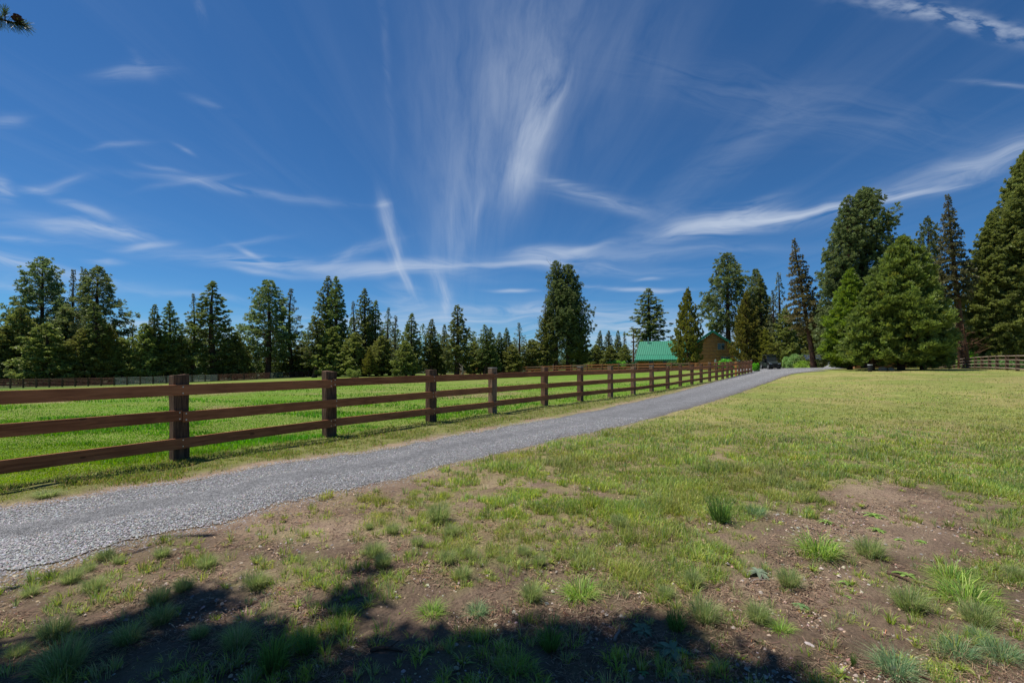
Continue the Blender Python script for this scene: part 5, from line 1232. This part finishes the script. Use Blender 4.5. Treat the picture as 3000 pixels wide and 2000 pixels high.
# grey leaved rosettes
def rosette(u, v, wpx, label, seed, colr=(.17, .24, .14), nleaf=16, cat='plant'):
    x, y = G(u, v); w = wpx/F*y/2; r = np.random.default_rng(seed); root = thing('mullein_plant' if nleaf > 12 else 'leafy_weed', label, cat, (x, y, float(gz(x, y))))
    for k in range(nleaf):
        a = k*2.4+r.normal(0, .15); L_ = w*r.uniform(.65, 1.1); ri = r.uniform(.15, .6); wd = L_*(r.uniform(.15, .21) if nleaf > 12 else r.uniform(.12, .17)); V = []; Fq_ = []
        for i in range(7):
            s = i/6; ww = wd*math.sin(math.pi*min(1, .12+s*.86))**.8; zz = L_*(ri*s-(.35+ri*.5)*s*s)+.012; cx2 = s*L_
            for q_ in (-1, 0, 1): V.append((cx2, q_*ww, zz+.25*ww*abs(q_)))
        for i in range(6):
            for j in range(2): Fq_.append((i*3+j, i*3+j+1, (i+1)*3+j+1, (i+1)*3+j))
        V = np.array(V); ca, sa = math.cos(a), math.sin(a); V = np.stack([V[:, 0]*ca-V[:, 1]*sa, V[:, 0]*sa+V[:, 1]*ca, V[:, 2]], 1)
        c = np.tile(np.array(colr)*r.normal(1, .12), (len(V), 1)); c[1::3] *= 1.15
        npmesh('leaf', V, np.array(Fq_), MAT['leaf'], root, col=c, smooth=True)
    return root
rosette(1969, 1912, 120, 'grey green mullein rosette with long leaves in the shade right of bottom centre', 1)
rosette(1880, 1850, 90, 'upper mullein rosette with broad pale leaves at the edge of the shade', 2, nleaf=14)
rosette(2221, 1680, 75, 'grey leaved plant between two pale tufts', 3, (.20, .25, .17), 18)
rosette(1990, 1985, 90, 'mullein rosette cut by the bottom edge', 4, nleaf=13)
rosette(1885, 1976, 44, 'small seedling with few leaves at the bottom edge', 5, (.14, .26, .10), 8)
rosette(2345, 1778, 60, 'low green leafy weed right of the straw tipped tuft', 6, (.15, .24, .09), 12)
for i, (u, v, w, lb) in enumerate(((2475, 1708, 46, 'upper one of two small bright rosettes on the soil left of the long stick'), (2478, 1752, 52, 'lower one of two small bright rosettes on the soil left of the long stick'), (2560, 1512, 80, 'flat bright green weed high in the bare patch'), (2420, 1530, 60, 'flat weed left of the highest one in the bare patch'), (2660, 1690, 100, 'leafy dandelion like weed left of the bright coarse clump'), (2570, 1555, 60, 'small flat weed directly above the big tuft in the bare patch'), (2640, 1585, 50, 'little flat weed right of the big tuft in the bare patch'), (2700, 1590, 50, 'rightmost little flat weed in the bare patch'))):
    rosette(u, v, w*.85, lb, 20+i, (.20, .31, .07), 12)
# ------------------------------------------------------------------ the pines overhead: one on the left with a twig in view, one behind the camera
edge_u = [-1500, -400, 0, 200, 330, 450, 600, 700, 770, 800, 900, 1000, 1100, 1200, 1350, 1500, 1600, 1700, 1850, 2000, 2080, 2150, 2250, 2300, 2400, 2600]
edge_v = [1930, 1900, 1865, 1835, 1795, 1755, 1705, 1690, 1720, 1850, 1868, 1862, 1850, 1858, 1850, 1842, 1806, 1822, 1800, 1802, 1838, 1880, 1866, 1915, 2000, 2200]
BLOBS = [(1062, 1700, 62, 46), (1045, 1760, 36, 40), (880, 1735, 40, 16)]
HOLES = [(640, 1806, 130, 17), (790, 1772, 46, 40), (870, 1905, 90, 16), (1180, 1905, 80, 14), (330, 1880, 90, 9), (1480, 1915, 50, 12), (2120, 1930, 60, 16), (1730, 1870, 50, 10), (1010, 1950, 60, 10), (130, 1905, 60, 8)]
def shade_spots(n, seed):
    r = np.random.default_rng(seed); out = []
    while len(out) < n:
        u = r.uniform(-900, 2500); v = r.uniform(1650, 2500)
        ev = float(np.interp(u, edge_u, edge_v))+26
        if v < ev and not any(((u-a)/c)**2+((v-14-b)/e)**2 < 1 for a, b, c, e in BLOBS): continue
        if any(((u-a)/c)**2+((v-14-b)/e)**2 < 1.25 for a, b, c, e in HOLES): continue
        if v < 2050 and vn(np.array([u/75.0]), np.array([v/36.0]), 77)[0]*.65+vn(np.array([u/24.0]), np.array([v/13.0]), 78)[0]*.35 > .505: continue       # gaps of sun
        d = F*EYE/(v-VH); x = (u-1500)/F*d; z = r.uniform(5.8, 10); k = z/math.tan(SUN_EL)
        out.append((x+SUN_AZ.x*k, d+SUN_AZ.y*k, z))
    return out
def shade_pine(base_, H, spots, label, seed, bark='bark_red'):
    r = np.random.default_rng(seed); bx, by = base_; z0 = float(gz(bx, by)); root = thing('shade_pine', label, 'tree', (bx, by, z0))
    w = MB(); w.tube([(0, 0, -.3), (0, 0, .3), (.05, 0, H*.35), (0, .08, H*.7), (0, 0, H)], [.42, .34, .27, .17, .03], 12)
    P = np.array(spots)-np.array([bx, by, z0]); az = np.arctan2(P[:, 1], P[:, 0]); key = (np.round(az/.35)*10+np.round(P[:, 2]/.8)).astype(int)
    for k in np.unique(key):
        Q = P[key == k]; end = Q[np.argmax(np.hypot(Q[:, 0], Q[:, 1]))]; zb = max(2.5, end[2]-.25*np.hypot(end[0], end[1])); w.tube([(0, 0, zb), tuple(end*.5+np.array([0, 0, zb*.5])), tuple(end)], [.09, .05, .015], 6)
        for q in Q:
            f = np.hypot(q[0], q[1])/max(np.hypot(end[0], end[1]), .1); m_ = np.array([end[0]*f*.85, end[1]*f*.85, zb+(end[2]-zb)*f*.85]); w.tube([tuple(m_), tuple(q)], [.02, .008], 4)
    n = len(P); m = 46; q = r.normal(0, 1, (n, m, 3)); q /= np.linalg.norm(q, axis=2)[..., None]; c0 = P[:, None, :]+r.normal(0, .07, (n, m, 3)); ln = r.uniform(.14, .24, (n, m, 1))
    pv = np.cross(q, r.normal(0, 1, q.shape)); pv /= np.linalg.norm(pv, axis=2)[..., None]; ww = .022
    tri = np.stack([c0-pv*ww*.4, c0+pv*ww*.4, c0+q*ln+pv*ww, c0+q*ln-pv*ww], 2).reshape(-1, 3)
    c = np.repeat((np.array([.07, .11, .04])*r.normal(1, .15, (n*m, 1))).clip(.01, 1), 4, 0)
    npmesh('crown', tri, np.arange(len(tri)).reshape(-1, 4), MAT['needle'], root, col=c)
    w.build('trunk', MAT[bark], root, smooth=True)
    return root, w
SPOT = shade_spots(1150, 4)
A_ = (-9.2, 1.6); B_ = (-1.6, -4.2)
sa_ = [p for p in SPOT if math.hypot(p[0]-A_[0], p[1]-A_[1])*1.15 < math.hypot(p[0]-B_[0], p[1]-B_[1])]; sb_ = [p for p in SPOT if p not in sa_]
rootA, wA = shade_pine(A_, 15, sa_, 'pine just outside the left edge whose cone tipped twig hangs into the top left corner', 1)
rootB, wB = shade_pine(B_, 15, sb_, 'pine behind the camera that throws the dappled shade along the bottom', 2)
# the twig in view with its long needles and cone
ty0 = 5.0
def tp(u, v, y=ty0): return np.array([(u-1500)/F*y, y, EYE+(VH-v)/F*y])-np.array([A_[0], A_[1], float(gz(*A_))])
r = np.random.default_rng(8)
tw = MB(); pth = [tp(-420, 30, 4.0), tp(-160, 38, 4.6), tp(-10, 54), tp(15, 61), tp(45, 68), tp(72, 72)]
tw.tube([np.array([0, 0, 6.0])]+pth, [.06, .035, .02, .010, .008, .006, .004], 6); tw.tube([pth[3], tp(14, 34)], [.006, .003], 5)
twg = tw.build('twig', MAT['bark'], rootA, smooth=True)
Q = []; 
def needles(p, dirv, n, spread, ln):
    global Q
    dv = np.array(dirv)/np.linalg.norm(dirv)
    for _ in range(n):
        e = dv+r.normal(0, spread, 3); e /= np.linalg.norm(e); l = ln*r.uniform(.75, 1.1); pv = np.cross(e, r.normal(0, 1, 3)); pv /= np.linalg.norm(pv); ww = .0022
        o0 = np.array(p)+r.normal(0, .006, 3); b0 = o0+e*l+np.array([0, 0, -.1*l]); Q += [o0-pv*ww, o0+pv*ww, b0+pv*ww*.6, b0-pv*ww*.6]
for s in np.linspace(0, 1, 13):
    p = pth[3]*(1-s)+pth[5]*s; needles(p, (.75, 0, -.45-.2*(1-s)), 14, .32, .115)
    if s > .45: needles(p, (.9, 0, .25), 8, .35, .09)
needles(tp(14, 36), (.1, 0, 1), 34, .5, .085); needles(tp(12, 48), (.3, 0, .8), 18, .6, .08)
for uu in (-60, -30, -5, 4): needles(tp(uu, 52), (.2, 0, -1), 22, .45, .12); needles(tp(uu, 50), (.0, 0, 1), 12, .5, .10)
Q = np.array(Q); c = np.repeat((np.array([.075, .115, .035])*r.normal(1, .2, (len(Q)//4, 1))).clip(.01, 1), 4, 0)
npmesh('needles', Q, np.arange(len(Q)).reshape(-1, 4), MAT['needle'], twg, col=c)
cn = MB(); c0 = tp(52, 55); ax_ = (tp(70, 63)-tp(40, 48)); ax_ /= np.linalg.norm(ax_)
cn.tube([c0-ax_*.05, c0-ax_*.03, c0, c0+ax_*.035, c0+ax_*.055], [.012, .030, .036, .024, .006], 10)
for i in range(70):
    t_ = r.uniform(-.045, .045); e = r.normal(0, 1, 3); e -= ax_*e.dot(ax_); e /= np.linalg.norm(e); rad = .036*(1-(t_/.06)**2)**.5; p = c0+ax_*t_+e*rad*.85; q_ = p+e*.014-ax_*.006+0
    sidev = np.cross(e, ax_)*.008; cn.add([tuple(p-sidev), tuple(p+sidev), tuple(q_+sidev*.6+ax_*.006), tuple(q_-sidev*.6+ax_*.006), tuple(p-ax_*.006)], [(0, 1, 2, 3), (0, 3, 4), (1, 4, 2), (2, 4, 3)])
cn.build('pine_cone', pbr('pine_cone_scales', (.10, .055, .04), .8, (60, .4), .2), twg)
